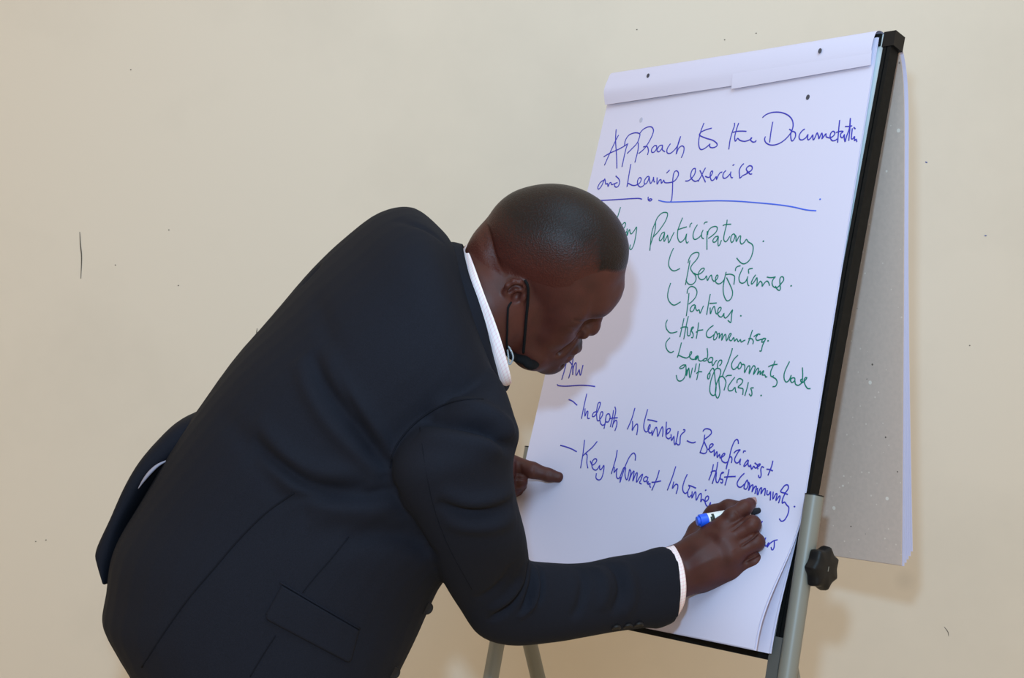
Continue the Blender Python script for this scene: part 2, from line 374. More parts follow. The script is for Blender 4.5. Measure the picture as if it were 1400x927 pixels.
# ------------------------------------------------------------------ flipchart easel
easel = thing('flipchart_easel', 'grey steel flipchart easel with black edge rail and knob, holding the written paper pad', 'easel', tuple(np.array([BC[0], BC[1], 0]) + 0.0 * H_))
HB = BH / 2
bm = bmesh.new(); boxf(bm, bd(0.015, 0, -0.006), R_, U_, N_, 0.285, HB - 0.004, 0.006); bobj('board', bm, M['whiteboard'], easel, bevel=0.002)['label'] = 'pale enamel writing board'
bm = bmesh.new(); boxf(bm, bd(0.015, 0, -0.0145), R_, U_, N_, 0.281, HB - 0.008, 0.0024); bobj('back_panel', bm, M['black'], easel)
def rail(name, a0, sgn, b0, b1):
    bm = bmesh.new()
    for (x0, x1, z0, z1) in ((0.000, 0.006, -0.017, 0.0055), (0.006, 0.0085, -0.017, 0.003), (0.0085, 0.0145, -0.013, 0.0055), (0.0085, 0.0125, -0.020, -0.013)):
        boxf(bm, bd(a0 + sgn * (x0 + x1) / 2, (b0 + b1) / 2, (z0 + z1) / 2), R_, U_, N_, (x1 - x0) / 2, (b1 - b0) / 2, (z1 - z0) / 2)
    bobj(name, bm, M['rail'], easel, bevel=0.0012)
rail('edge_rail', 0.3005, 1, -HB, HB - 0.010); rail('edge_rail', -0.256, -1, -HB, HB - 0.010)
bm = bmesh.new(); boxf(bm, bd(0.022, -HB - 0.001, -0.006), R_, U_, N_, 0.293, 0.006, 0.011); bobj('bottom_rail', bm, M['rail'], easel, bevel=0.002)
bm = bmesh.new(); boxf(bm, bd(0.018, HB - 0.014, -0.006), R_, U_, N_, 0.274, 0.010, 0.010); bobj('top_rail', bm, M['rail'], easel, bevel=0.003)
for s, a0 in ((1, 0.3095), (-1, -0.262)):
    bm = bmesh.new(); boxf(bm, bd(a0, HB - 0.0165, -0.0065), R_, U_, N_, 0.0105, 0.0125, 0.0135); bobj('corner_cap', bm, M['black'], easel, bevel=0.0055, seg=2)
# legs: the board slides on two tubes that lean a little less than it does
def ona(px, py, a):
    r = ray(px, py); o = np.array([0, 0, CAMZ]); t = ((BC + a * R_ - o) @ R_) / (r @ R_); return o + t * r
LT = ona(1113.5, 677, 0.330); LB = ona(1076, 927, 0.330); LD = (LB - LT) / np.linalg.norm(LB - LT)
def leg_tube(top, foot_z, name, r, lab=None):
    d = LD; L = (top[2] - foot_z) / -d[2]; P = [top + d * L * t for t in np.linspace(0, 1, 8)]
    return link_tube(name, P, r, M['steel'], easel)
def link_tube(name, P, r, m, parent, seg=24, **k):
    V, F = tube(P, r, seg, **k); o = obj(name, V, F, m, parent)
    mod = o.modifiers.new('edge', 'EDGE_SPLIT'); mod.split_angle = 0.8
    return o
hinges = []
for top in (LT, LT - 0.649 * R_ - 0.052 * N_ + 0.038 * U_):
    lg = leg_tube(top, 0.03, 'leg', 0.0136)
    link_tube('end_cap', [top + LD * 0.0012, top - LD * 0.0006], 0.0139, M['black'], lg)
    ft = top + LD * ((top[2] - 0.035) / -LD[2]); link_tube('foot', [ft, ft + LD * (0.034 / -LD[2])], [0.0165, 0.018], M['black'], lg)
    hinges.append(top)
# hinge plates and rear legs
HD = H_ * 0.31 - Z; HD = HD / np.linalg.norm(HD)
for k, top in enumerate(hinges):
    hp = top + LD * 0.238 if k == 0 else top + LD * 0.215
    bm = bmesh.new(); boxf(bm, hp - R_ * (0.0205 if k == 0 else -0.004) + N_ * (0.0075 if k == 0 else -0.02), R_, LD, np.cross(R_, LD), 0.0095, 0.030, 0.0022)
    bobj('hinge_plate', bm, M['plate'], easel, bevel=0.001)
    st = hp - N_ * 0.024 - R_ * (0.020 if k == 0 else 0.021); L = (st[2] - 0.03) / -HD[2]
    rl = link_tube('rear_leg', [st + HD * L * t for t in np.linspace(0, 1, 6)], 0.0136, M['steel'], easel)
    ft = st + HD * L; link_tube('foot', [ft, ft + HD * (0.029 / -HD[2])], [0.0165, 0.018], M['black'], rl)
# clamping knobs: seven-lobed hand wheels on the outside of each tube
def knob(c, sgn):
    V = []; F = []; n = 84; rings = ((0.000, 0.55), (0.000, 0.86), (0.0022, 0.96), (0.006, 1.0), (0.015, 0.97), (0.0185, 0.92), (0.0205, 0.80), (0.0208, 0.3))
    e1 = U_; e2 = np.cross(R_, U_)
    for (z, k) in rings:
        for i in range(n):
            an = 2 * math.pi * i / n; lob = 1 - math.sqrt(math.sin(3.5 * an + 0.2) ** 2 + 0.012); r = (0.0272 + 0.0062 * lob) * k
            V.append(c + sgn * R_ * z + r * (math.cos(an) * e1 + math.sin(an) * e2))
    for q in range(len(rings) - 1):
        for i in range(n): F.append((q * n + i, q * n + (i + 1) % n, (q + 1) * n + (i + 1) % n, (q + 1) * n + i))
    F.append(tuple(range(n))[::-1]); F.append(tuple((len(rings) - 1) * n + i for i in range(n)))
    o = obj('clamp_knob', V, F, M['black'], easel); m = o.modifiers.new('edge', 'EDGE_SPLIT'); m.split_angle = 0.75
    V, F = tube([c - sgn * R_ * 0.012, c + sgn * R_ * 0.002], 0.009, 16); obj('spindle', V, F, M['black'], o)
    bm = bmesh.new(); boxf(bm, c + sgn * R_ * 0.0209, R_, U_, e2, 0.0003, 0.0035, 0.0006); bobj('moulding_mark', bm, M['steel'], o)
KC = ona(1119, 776, 0.330 + 0.0165); knob(KC - R_ * 0.004, 1); knob(hinges[1] + LD * (np.linalg.norm(KC - LT) - 0.002) - R_ * 0.016, -1)

# ------------------------------------------------------------------ paper pad hung over the top of the board
pad = thing('flipchart_pad', 'large white paper pad with blue and green handwriting hung over the easel', 'paper pad', tuple(bd(0, HB, 0.0)))
PA0, PA1, PT, PB = -0.2720, 0.2905, HB - 0.012, -0.4840
def sheet_fn(d0, a1, b1, curl):
    def f(u, v):
        b = PT + (b1 - PT) * v; e0 = PA0 - 0.0140 * (HB - 0.05 - b); e1 = a1 + 0.026 * (HB - 0.05 - b); a = e0 + (e1 - e0) * u; return bd(a, b, d0 + curl * lift(a, b))
    return f
for k, (d0, a1, b1, curl, nm) in enumerate(((0.0080, PA1, PB, 1.0, 'top_sheet'), (0.0066, PA1 + 0.0012, PB - 0.0012, 0.965, 'under_sheet'), (0.0052, PA1 - 0.004, PB - 0.0005, 0.36, 'under_sheet'), (0.0036, PA1 - 0.003, PB, 0.32, 'under_sheet'))):
    V, F = sheet(sheet_fn(d0, a1, b1, curl), 44, 70, 0.0006, N_); o = obj(nm, V, F, M['paper'], pad)
# stub of turned-over sheets rolled across the top edge
def stub_fn(a0, a1, bend, bulge, dd):
    def f(u, v):
        a = a0 + (a1 - a0) * u; e = 1.0 + bulge * max(0.0, (0.1 - a) / 0.38) ** 1.5
        be = bend[0] + (bend[1] - bend[0]) * u
        prof = [(-0.030, HB - 0.060), (-0.028, HB - 0.010), (-0.016, HB + 0.000), (0.000, HB + 0.0020), (0.009 + 0.003 * e, HB - 0.004), (0.0135 + 0.0035 * e, HB - 0.020), (0.0115 + 0.0055 * e, (be + HB - 0.020) / 2), (0.0095 + 0.0022 * e, be)]
        if dd: v = 0.84 + 0.16 * v
        x = v * (len(prof) - 1); i = min(int(x), len(prof) - 2); t = x - i
        p = [np.array(prof[max(0, min(len(prof) - 1, i + q))]) for q in (-1, 0, 1, 2)]
        c = 0.5 * (2 * p[1] + (p[2] - p[0]) * t + (2 * p[0] - 5 * p[1] + 4 * p[2] - p[3]) * t * t + (3 * p[1] - p[0] - 3 * p[2] + p[3]) * t ** 3)
        return bd(a, c[1], c[0] + (dd * (sm(v, 0.84, 0.97) * 2.2 - 0.7) if dd else 0.0))
    return f
stub = obj('turned_stub', *sheet(stub_fn(PA0 + 0.002, PA1 - 0.002, (0.4205, 0.4275), 1.6, 0.0), 40, 42, 0.0005, N_), M['paper'], pad)
obj('torn_strip', *sheet(stub_fn(0.020, PA1 - 0.001, (0.4175, 0.4255), 1.6, 0.0007), 20, 42, 0.0005, N_), M['paper'], pad)
# punched holes: thin discs on the paper, the shade inside painted into their colour
M['hole'] = mat('shadowed punched hole', (0.06, 0.055, 0.07), 0.9); M['hole_pale'] = mat('shaded paper in a punched hole', (0.45, 0.44, 0.56), 0.9)
def hole(px, py, d, r, m):
    c = onboard(px, py, d); V = []; n = 20
    for z in (0.0004, -0.0002):
        V += [c + N_ * z + r * (math.cos(2 * math.pi * i / n) * R_ + 1.35 * math.sin(2 * math.pi * i / n) * U_) for i in range(n)]
    F = [tuple(range(n)), tuple(range(2 * n - 1, n - 1, -1))] + [(i, n + i, n + (i + 1) % n, (i + 1) % n) for i in range(n)]
    obj('punched_hole', V, F, M[m], pad, False)
hole(886, 103.5, 0.0218, 0.0031, 'hole'); hole(1121, 69.5, 0.0198, 0.0033, 'hole'); hole(876.5, 164, 0.0081, 0.0036, 'hole_pale'); hole(1104.5, 133, 0.0081, 0.0034, 'hole')
# the cover and the used sheets, turned over and hanging behind
def hang_fn(a0, a1, length, d_top, back, flare, lead):
    """from the top edge over the back, then straight down under its own weight"""
    def f(u, v):
        s = v * length; a = a0 + (a1 - a0) * u
        k = 1 - math.exp(-s / lead); off = d_top + back * k + flare * max(0.0, v - 0.35) ** 1.5
        return BC + a * R_ + (HB - 0.004) * U_ - 0.014 * N_ + H_ * off + np.array([0, 0, -s + 0.006 * math.exp(-s / 0.02)])
    return f
cv = obj('cardboard_cover', *sheet(hang_fn(PA0, 0.301, 0.830, 0.004, 0.031, -0.004, 0.032), 24, 60, 0.0012, -H_), M['card'], pad); cv['label'] = 'grey cardboard cover turned over the back'
for k in range(5):
    o = obj('turned_sheet', *sheet(hang_fn(PA0, 0.3015 + 0.0005 * k, 0.832 - 0.0048 * k - (0.0 if k < 3 else 0.002 * (k - 3)), 0.006 + 0.0008 * k, 0.032 + 0.0006 * k, 0.004 + 0.0075 * k, 0.032), 24, 60, 0.0004, -H_), M['paper'], pad)

for o in pad.children:
    if 'hole' not in o.name: md = o.modifiers.new('edge', 'EDGE_SPLIT'); md.split_angle = 0.7
# handwriting: marker strokes lying on the top sheet, in tenths of a millimetre from the sheet's middle
WRITING=[
('approach to the documentation','b','-2259,3600 -2302,3503 -2378,3273 -2451,3033;-2352,3718 -2307,3504 -2201,3204 -2122,2948;-2517,3203 -2375,3264 -2182,3320 -2048,3375 -1999,3403;-2054,3372 -2061,3481 -2000,3575 -1872,3605 -1752,3579 -1733,3523 -1760,3400 -1858,3301 -1949,3219;-1984,3416 -2004,3295 -2006,2968;-1733,3406 -1703,3269 -1713,3029;-1743,3587 -1682,3653 -1580,3688 -1487,3675 -1428,3601 -1447,3478 -1510,3342 -1577,3258 -1667,3195;-1592,3313 -1503,3314 -1448,3229 -1449,3150;-1327,3316 -1378,3259 -1362,3195 -1306,3191 -1266,3249 -1280,3303 -1327,3316;-1139,3305 -1213,3297 -1248,3221 -1195,3186 -1144,3238 -1138,3299 -1123,3219 -1051,3174;-964,3319 -1013,3236 -1006,3165 -955,3134 -894,3147 -825,3210 -782,3294 -765,3435;-765,3435 -786,3312 -781,3106 -759,3205 -697,3251 -636,3220 -623,3123 -648,3030;-299,3635 -329,3494 -339,3369 -320,3252 -276,3168 -222,3143 -158,3164 -94,3209 -70,3235;-102,3520 -214,3504 -310,3475 -348,3433 -320,3401 -175,3342 -27,3294 77,3228 88,3182 33,3158 -36,3164 -71,3196 -70,3235;370,3567 382,3515 362,3405 350,3259 363,3095;461,3558 443,3453 435,3319 461,3238 480,3242 504,3279 559,3240 657,3211 745,3223 791,3246 798,3262 778,3248 793,3213 845,3181 895,3187 896,3209;377,3397 454,3407 560,3402 662,3387;938,3602 1006,3650 1127,3674 1287,3657 1439,3597 1542,3512 1588,3419 1591,3325 1549,3234 1461,3148 1349,3098 1225,3095 1122,3139 1072,3204 1076,3259;1168,3505 1171,3338 1186,3144;1529,3341 1580,3305 1581,3231 1616,3141 1648,3134 1680,3195 1665,3264 1612,3295 1576,3286;1838,3314 1789,3285 1751,3215 1774,3146 1830,3130 1890,3162 1917,3213 1924,3146 1952,3119 1989,3153 2013,3197 2033,3122 2051,3107;2051,3107 2074,3171 2089,3225 2127,3166 2147,3118 2163,3169 2181,3211 2204,3159 2204,3113 2227,3144 2261,3193 2279,3139 2351,3112;2351,3112 2410,3140 2429,3190 2386,3223 2350,3185 2357,3118 2404,3064 2462,3063 2493,3086;2473,3402 2486,3263 2514,3019;2449,3195 2519,3208 2578,3199 2542,3166 2552,3113 2592,3096 2610,3147 2624,3080 2650,3020;2650,3020 2659,3116 2683,3244 2665,3415 2696,3216 2714,3033;2597,3281 2655,3275 2726,3278;2738,3238 2745,3147 2754,3068 2784,3059 2805,3096 2820,3024 2843,3047 2867,3000;2759,3252 2798,3219'),
('and learning exercise','b','-2359,2757 -2453,2711 -2497,2623 -2465,2579 -2412,2633 -2377,2751 -2359,2757 -2314,2664 -2279,2676 -2242,2614 -2230,2673 -2195,2686 -2165,2646 -2083,2663;-2114,2807 -2019,2741 -1981,2671 -1999,2598 -2054,2591 -2092,2626 -2083,2663 -2029,2674;-1802,3007 -1796,2858 -1778,2583 -1775,2642 -1670,2601 -1584,2592 -1493,2630 -1475,2702 -1520,2732 -1554,2685 -1532,2603 -1463,2554 -1402,2565 -1367,2606;-1311,2742 -1354,2730 -1392,2667 -1376,2607 -1332,2611 -1303,2675 -1300,2733 -1271,2658 -1230,2604 -1194,2675 -1196,2719 -1165,2636 -1136,2627;-1111,2705 -1078,2579 -1043,2650 -1008,2654 -982,2587 -949,2636 -942,2642 -903,2596 -795,2589 -694,2611 -636,2693 -644,2758 -698,2798 -743,2765 -740,2650 -693,2431 -670,2273 -687,2238;-913,2770 -855,2824;-449,2593 -386,2592 -321,2635 -271,2711 -277,2791 -303,2810 -345,2785 -357,2695 -318,2624 -244,2575 -196,2575 -166,2590;-175,2766 -116,2694 3,2539;-61,2803 -92,2732 -120,2655 -166,2562;-31,2650 37,2623 87,2640 114,2705 97,2734 70,2708 82,2629 125,2564 170,2572 209,2631;209,2631 230,2573 247,2639 276,2687 320,2699;393,2723 352,2676 353,2615 387,2582 443,2597 495,2654;502,2693 507,2631 538,2585 572,2580;511,2798 546,2815;742,2815 696,2772 675,2696 702,2606 719,2563 768,2601 851,2634 906,2673;834,2651 907,2668 936,2710 913,2755 859,2765 816,2730 825,2691 872,2654 912,2618 954,2618'),
('underline','b','-2560,2360 -2481,2359 -2208,2353 -1883,2349 -1602,2346 -1434,2339 -1358,2319;-1223,2357 -1207,2298 -1152,2276 -1123,2300 -1163,2317 -1196,2304'),
('underline','l','-970,2277 -830,2243 -668,2228 -181,2210 325,2192 755,2158 1146,2111 1561,2055 1875,2000 2156,1933 2352,1907;2384,2095 2390,2095'),
('very','g','-2055,2178 -2000,1980 -1929,1824;-1829,2201 -1852,2008 -1879,1863 -1890,1763;-1767,1729 -1697,1743 -1633,1811 -1622,1880 -1659,1905 -1699,1860 -1726,1768 -1706,1697 -1650,1654 -1603,1676 -1561,1738;-1563,1790 -1527,1655 -1516,1736 -1496,1770 -1476,1722 -1436,1686 -1385,1742 -1345,1809 -1323,1647 -1324,1486 -1359,1401 -1401,1419 -1405,1489'),
('participatory','g','-930,1882 -904,1755 -910,1641 -937,1472;-934,1871 -962,1758 -961,1621 -925,1364;-934,1871 -907,1961 -827,2037 -730,2043 -691,2001 -706,1894 -773,1772 -847,1673 -921,1602;-674,1688 -732,1668 -765,1579 -739,1533 -694,1576 -671,1677 -667,1609 -644,1518 -603,1606 -595,1629 -561,1548 -532,1491 -499,1580 -462,1679;-341,1930 -374,1799 -387,1687 -359,1574 -298,1499 -244,1503 -192,1568 -180,1639 -170,1533 -133,1471 -103,1497;-401,1716 -304,1740 -206,1760;-142,1749 -141,1799 -109,1826;16,1788 -25,1710 -35,1610 -4,1543 46,1530 117,1571 147,1614;161,1691 144,1625 167,1558 214,1532;154,1790 170,1821 222,1826;254,1664 280,1532 328,1338;277,1597 279,1674 332,1727 408,1740 455,1711 445,1645 381,1582 306,1536;510,1566 453,1558 413,1504 435,1465 484,1480 511,1561 524,1478 549,1401 577,1422 591,1498;626,1845 634,1757 626,1627 632,1518 670,1468 707,1477 753,1556;558,1747 613,1763 727,1764;821,1597 783,1566 781,1490 818,1446 846,1488 854,1563 821,1597 876,1551;876,1551 904,1459 937,1538 973,1548 981,1461 1024,1411 1073,1447 1101,1489 1149,1444 1235,1399 1275,1323 1269,1196 1226,1112 1147,1074 1064,1106 977,1178;1447,1444 1452,1444'),
('beneficiaries','g','-403,1393 -439,1276 -447,1145 -414,1062 -340,1001 -264,990 -171,1027;11,1162 15,1005 20,737;-20,1117 -13,1204 40,1279 135,1299 179,1263 151,1176 79,1091 60,1027 103,968 192,897 223,827 196,764 131,741 61,766 7,825;153,938 230,913 308,940 354,997 331,1021 280,999 247,930 272,860 337,822 403,841 427,886 468,805 494,868 529,896 559,832 605,786;605,786 652,819 670,876 641,894 626,842 649,774 718,744 780,772 815,828;820,947 815,828 820,692 854,578 918,482 978,456 1033,509 1032,599 977,690 850,850;831,901 912,905 992,881 1017,835 1028,728;1003,956 1002,1007 1034,1034 1088,1044;1145,1013 1115,925 1102,842 1135,772 1190,748 1245,771 1270,830;1273,862 1278,793 1312,719 1340,705;1284,908 1262,969 1288,988 1341,993;1425,887 1390,828 1368,759 1385,732 1424,772 1450,827 1466,827 1483,753 1488,694 1533,771 1554,770 1582,742 1594,692 1625,742 1665,777 1703,754 1736,699;1650,844 1711,833 1775,835 1820,845;1815,843 1782,803 1773,748 1801,694 1855,666 1905,679 1955,737 1985,790 1964,836 1926,841 1909,800 1934,710 1954,647 1939,620 1892,643 1849,693;2147,692 2151,692'),
('partners','g','-309,777 -326,655 -316,545 -261,457 -170,396 -102,396 -9,447;131,596 148,476 174,200;94,585 89,656 137,706 213,698 279,648 301,583 280,508 223,443 172,406;308,394 253,378 226,313 258,276 305,303 316,389 336,335 380,292 416,308 450,249 470,302 491,377;584,575 584,452 594,222;606,414 753,422;636,345 668,238 683,313 715,366 750,302 791,238 841,270 867,323 842,350 809,323 814,249 859,196 912,191 943,249;941,254 955,196 993,170 1045,218 1100,307 1100,228 1117,103 1084,108 1046,134;1288,207 1293,207'),
('host communities','g','-214,138 -232,69 -197,-17 -117,-81 -44,-88 49,-65;133,164 132,28 126,-160;218,200 213,57 218,-194;100,-8 162,14 243,8 263,-70 286,-127 330,-126 330,-55 340,8 375,9 344,-41 394,-104 400,-161 365,-161;459,94 471,-26 478,-181;445,-76 492,-43 584,-29;777,47 707,-3 664,-73 690,-143 761,-156 826,-106;847,-50 829,-120 838,-190 878,-182 897,-119 857,-57;894,-106 931,-84 943,-167 970,-105 993,-98 1001,-201 1038,-111 1064,-111 1103,-207 1135,-96 1169,-96 1145,-172 1195,-205 1231,-150 1262,-211 1294,-170 1338,-217 1371,-182 1397,-223 1448,-195 1469,-195;1571,-23 1554,-125 1533,-262;1523,-167 1588,-166 1629,-206 1629,-253;1620,-131 1691,-90 1738,-96;1693,-96 1665,-151 1699,-191 1760,-177 1828,-162;1851,-155 1804,-163 1793,-217 1837,-203 1859,-155 1821,-270 1817,-358 1782,-358;1909,-195 1914,-195'),
('leaders','g','-79,-170 -135,-235 -138,-305 -80,-387 2,-424 59,-397;184,-249 178,-363 165,-500 172,-465 274,-494 364,-505 429,-453 441,-409 416,-403 407,-460 445,-515 517,-526 570,-487;579,-462 539,-488 541,-526 570,-519 588,-468 611,-530 671,-551 737,-508 775,-507;740,-334 777,-439 779,-526 739,-549 706,-540;798,-538 846,-487 895,-498 893,-554 836,-568 805,-538;893,-554 924,-621 967,-546 994,-533;1029,-649 1016,-594 1039,-532 1084,-531 1088,-580 1059,-618;1244,-325 1246,-367 1211,-564 1164,-743 1166,-780;1385,-436 1323,-501 1292,-588 1325,-657 1370,-667 1421,-619;1459,-543 1430,-596 1436,-653 1476,-647 1492,-594 1460,-549;1492,-594 1517,-582 1556,-604 1576,-718 1609,-626 1645,-602 1660,-636 1668,-732 1705,-623 1733,-599 1762,-633 1752,-741 1805,-643 1834,-653 1827,-739 1851,-698 1874,-680 1880,-737 1921,-679 1936,-684 1922,-741 1969,-740 1996,-773 2020,-761;2111,-510 2095,-589 2069,-680 2084,-747 2121,-763 2136,-740 2129,-768 2188,-794 2225,-843 2212,-905 2156,-919;2006,-609 2073,-579 2170,-565;2382,-514 2346,-616 2326,-706 2346,-794 2394,-837 2439,-802 2461,-724 2456,-791 2500,-844 2542,-799 2522,-766 2473,-779 2463,-824;2544,-810 2569,-864 2624,-879 2679,-838;2635,-602 2666,-717 2679,-838 2644,-795 2668,-783;2686,-838 2733,-792 2749,-758 2720,-759 2710,-804 2743,-869 2799,-921 2850,-919'),
('government officials','g','378,-624 308,-628 256,-671 276,-689 334,-669 372,-630 404,-761 387,-849 328,-895 261,-878 212,-798;412,-698 431,-804 435,-697 451,-684 510,-839 520,-664;581,-593 582,-737;650,-591 657,-716 656,-865;622,-760 661,-730 733,-726;897,-727 862,-771 873,-832 900,-832 907,-770 890,-727 927,-664 962,-682 998,-767 1039,-876 1080,-984 1077,-1094 1008,-1091 959,-1014 946,-867 969,-743 992,-681 1032,-661 1089,-678 1111,-739 1090,-837 1069,-936 1083,-1057 1123,-1129 1161,-1133 1169,-1042 1125,-922 1102,-825 1145,-787 1195,-809 1246,-868 1253,-929 1244,-1014;1222,-796 1260,-771 1340,-766;1406,-792 1349,-875 1312,-957 1340,-1013 1407,-1004 1445,-957 1473,-1019 1499,-1038;1470,-888 1465,-836 1508,-812 1569,-838 1561,-890 1505,-949 1557,-964 1609,-979 1623,-1070;1685,-863 1683,-942 1668,-1085;1807,-949 1754,-957 1777,-995 1797,-1051 1783,-1080 1741,-1048;1975,-1064 1980,-1063'),
('how','b','-2336,-578 -2336,-760 -2357,-965;-2213,-489 -2179,-677 -2195,-936;-2317,-641 -2254,-639 -2188,-685;-2156,-707 -2119,-863;-2113,-871 -2136,-754 -2121,-660 -2085,-674 -2046,-845 -2019,-867 -1991,-781 -1981,-781 -1927,-872 -1919,-685;-2443,-1050 -2404,-1073 -2221,-1077 -1914,-1050 -1708,-1046 -1525,-1056'),
('indepth','b','-2085,-1310 -1976,-1339 -1853,-1403;-1684,-1188 -1688,-1402 -1684,-1632;-1651,-1447 -1616,-1582 -1597,-1505 -1567,-1503 -1547,-1609 -1495,-1614;-1359,-1485 -1432,-1512 -1445,-1573 -1395,-1570 -1341,-1477 -1319,-1354 -1342,-1328 -1375,-1357 -1367,-1493 -1319,-1627 -1273,-1647;-1273,-1647 -1219,-1553 -1226,-1493 -1265,-1495 -1272,-1579 -1223,-1682 -1164,-1716 -1121,-1691;-1132,-1541 -1119,-1661 -1118,-1773;-1127,-1631 -1125,-1533 -1070,-1515 -1032,-1581 -1053,-1649 -1111,-1653;-991,-1444 -979,-1593 -985,-1735;-978,-1383 -938,-1456 -936,-1606 -939,-1740;-1048,-1594 -973,-1581 -862,-1569;-936,-1680 -903,-1619 -864,-1631 -850,-1705 -865,-1795'),
('interviews','b','-528,-1383 -546,-1562 -598,-1755;-522,-1605 -500,-1677 -486,-1763 -450,-1683 -414,-1652 -390,-1670 -375,-1737 -369,-1834;-245,-1391 -260,-1547 -260,-1663 -228,-1738 -175,-1771 -136,-1732 -118,-1683 -128,-1645 -147,-1666 -151,-1724 -111,-1779 -69,-1776 -58,-1747;-205,-1566 -104,-1572 12,-1589;-60,-1737 -38,-1822 -14,-1725 17,-1680 51,-1740 87,-1829 112,-1737 141,-1663 172,-1733 186,-1827;205,-1578 223,-1673 241,-1767 270,-1831 324,-1852 353,-1826;252,-1785 308,-1744 320,-1695 286,-1683 251,-1709 259,-1766;352,-1774 391,-1880 419,-1803 451,-1905 483,-1935 492,-1808 487,-1714;489,-1911 543,-1938 573,-1915 556,-1822 565,-1765 622,-1710 611,-1687 581,-1687;701,-1858 783,-1882 842,-1883 885,-1866'),
('beneficiaries and','b','1035,-1741 1044,-1866 1011,-2034;987,-1692 1007,-1657 1061,-1642 1136,-1660 1160,-1710 1118,-1759 1059,-1808 1044,-1838 1097,-1908 1139,-1962 1132,-2020 1087,-2040 1010,-2028;1156,-1972 1203,-1935 1242,-1893 1217,-1875 1180,-1897 1181,-1971 1221,-2008 1265,-1987 1282,-1969 1304,-2064 1331,-2000 1346,-2004 1365,-2082 1395,-2035 1402,-2034 1422,-2089;1422,-2089 1482,-2051 1502,-2016 1473,-2012 1444,-2065 1474,-2130 1548,-2152 1590,-2127;1722,-1843 1704,-1794 1672,-1774 1633,-1816 1605,-1930 1599,-2076 1586,-2166 1581,-2250 1582,-2178 1599,-2076 1627,-2051 1655,-2083 1657,-2149;1668,-1992 1706,-1951 1777,-1931 1750,-1964 1723,-2022 1705,-2090 1743,-2137 1789,-2128 1816,-2071 1818,-2137 1838,-2163;1846,-1977 1848,-1946 1888,-1945;1958,-2071 1922,-2118 1901,-2175 1933,-2167 1968,-2114 1966,-2076 1975,-2147 2009,-2177 2023,-2149 2057,-2212 2085,-2160;2091,-2110 2147,-2139;2085,-2160 2126,-2190 2166,-2165 2202,-2129 2176,-2122 2151,-2155 2175,-2203;2280,-2172 2238,-2159 2228,-2204 2252,-2278 2248,-2322 2222,-2324 2204,-2288;2417,-2053 2411,-2146 2377,-2284;2330,-2190 2389,-2191 2451,-2208'),
('host community','b','1319,-2193 1317,-2318 1289,-2448;1394,-2151 1398,-2287 1368,-2500;1296,-2325 1341,-2298 1402,-2305 1418,-2404 1440,-2461 1477,-2464 1495,-2386 1507,-2314 1548,-2305 1498,-2338 1507,-2408 1553,-2416 1558,-2468 1520,-2460;1636,-2245 1636,-2338 1617,-2502;1573,-2377 1649,-2363 1789,-2347;1939,-2284 1877,-2353 1839,-2438 1867,-2494 1925,-2500 1994,-2430;2017,-2376 1993,-2425 1983,-2507 2029,-2520 2049,-2455 2018,-2382;2045,-2409 2077,-2452 2076,-2539 2102,-2473 2132,-2447 2146,-2481 2143,-2556 2174,-2478 2207,-2469 2204,-2579;2231,-2484 2242,-2564 2261,-2585 2277,-2503 2306,-2478 2313,-2569 2345,-2497 2377,-2488 2387,-2590;2415,-2502 2422,-2564 2457,-2567 2480,-2519 2504,-2653;2527,-2515 2545,-2626 2581,-2544 2604,-2553 2604,-2644 2649,-2571 2669,-2592 2659,-2678;2795,-2535 2731,-2519 2661,-2505 2677,-2456 2719,-2401 2765,-2397 2783,-2446 2745,-2517 2718,-2610 2725,-2671 2761,-2651 2810,-2691 2855,-2726 2863,-2821 2833,-2916 2781,-2939 2735,-2904;2949,-2700 2955,-2699'),
('key informant','b','-2048,-2121 -1897,-2140 -1749,-2169 -1629,-2205;-1508,-1990 -1477,-2220 -1462,-2478;-1211,-1996 -1296,-2106 -1420,-2216 -1473,-2270;-1420,-2216 -1370,-2255 -1347,-2369 -1294,-2465;-1279,-2335 -1212,-2401 -1154,-2368 -1130,-2316 -1176,-2291 -1228,-2345 -1200,-2443 -1121,-2483 -1072,-2455 -1048,-2403;-1043,-2388 -1023,-2458 -986,-2455 -948,-2388 -928,-2493 -943,-2607 -1000,-2640 -1066,-2611 -1078,-2533;-723,-2109 -718,-2264 -746,-2517;-709,-2397 -690,-2487 -654,-2428 -627,-2426;-645,-2440 -627,-2534 -591,-2578 -548,-2563 -522,-2454 -500,-2392 -458,-2401 -448,-2495 -403,-2574 -373,-2572 -369,-2500 -371,-2406;-287,-2257 -304,-2175 -358,-2135 -420,-2196 -465,-2318 -492,-2451 -509,-2560 -518,-2641 -528,-2549;-371,-2406 -325,-2461 -333,-2604 -304,-2483 -263,-2433 -250,-2597 -220,-2476 -186,-2462 -167,-2607 -118,-2515 -70,-2464 -83,-2559 -101,-2607 -50,-2626;66,-2517 8,-2498 -31,-2543 -1,-2581 46,-2559 52,-2524 56,-2594 90,-2608;79,-2568 85,-2620 125,-2599 130,-2645 158,-2666;261,-2373 244,-2508 189,-2710;150,-2580 230,-2569 342,-2540;581,-2284 555,-2462 506,-2680;604,-2529 601,-2641 648,-2571 695,-2577 708,-2632 698,-2719;844,-2389 811,-2501 804,-2603 834,-2671 885,-2694 922,-2663;909,-2561 982,-2572 1070,-2594;917,-2568 942,-2591 922,-2663 945,-2731 980,-2743 1003,-2706;1008,-2650 1028,-2754 1057,-2671 1078,-2654 1098,-2707 1123,-2780 1157,-2691 1189,-2668 1207,-2717 1216,-2796 1242,-2753 1300,-2783 1348,-2753 1349,-2708 1321,-2696 1291,-2729 1304,-2797 1349,-2848 1387,-2849 1406,-2787 1417,-2866;1254,-2613 1279,-2600'),
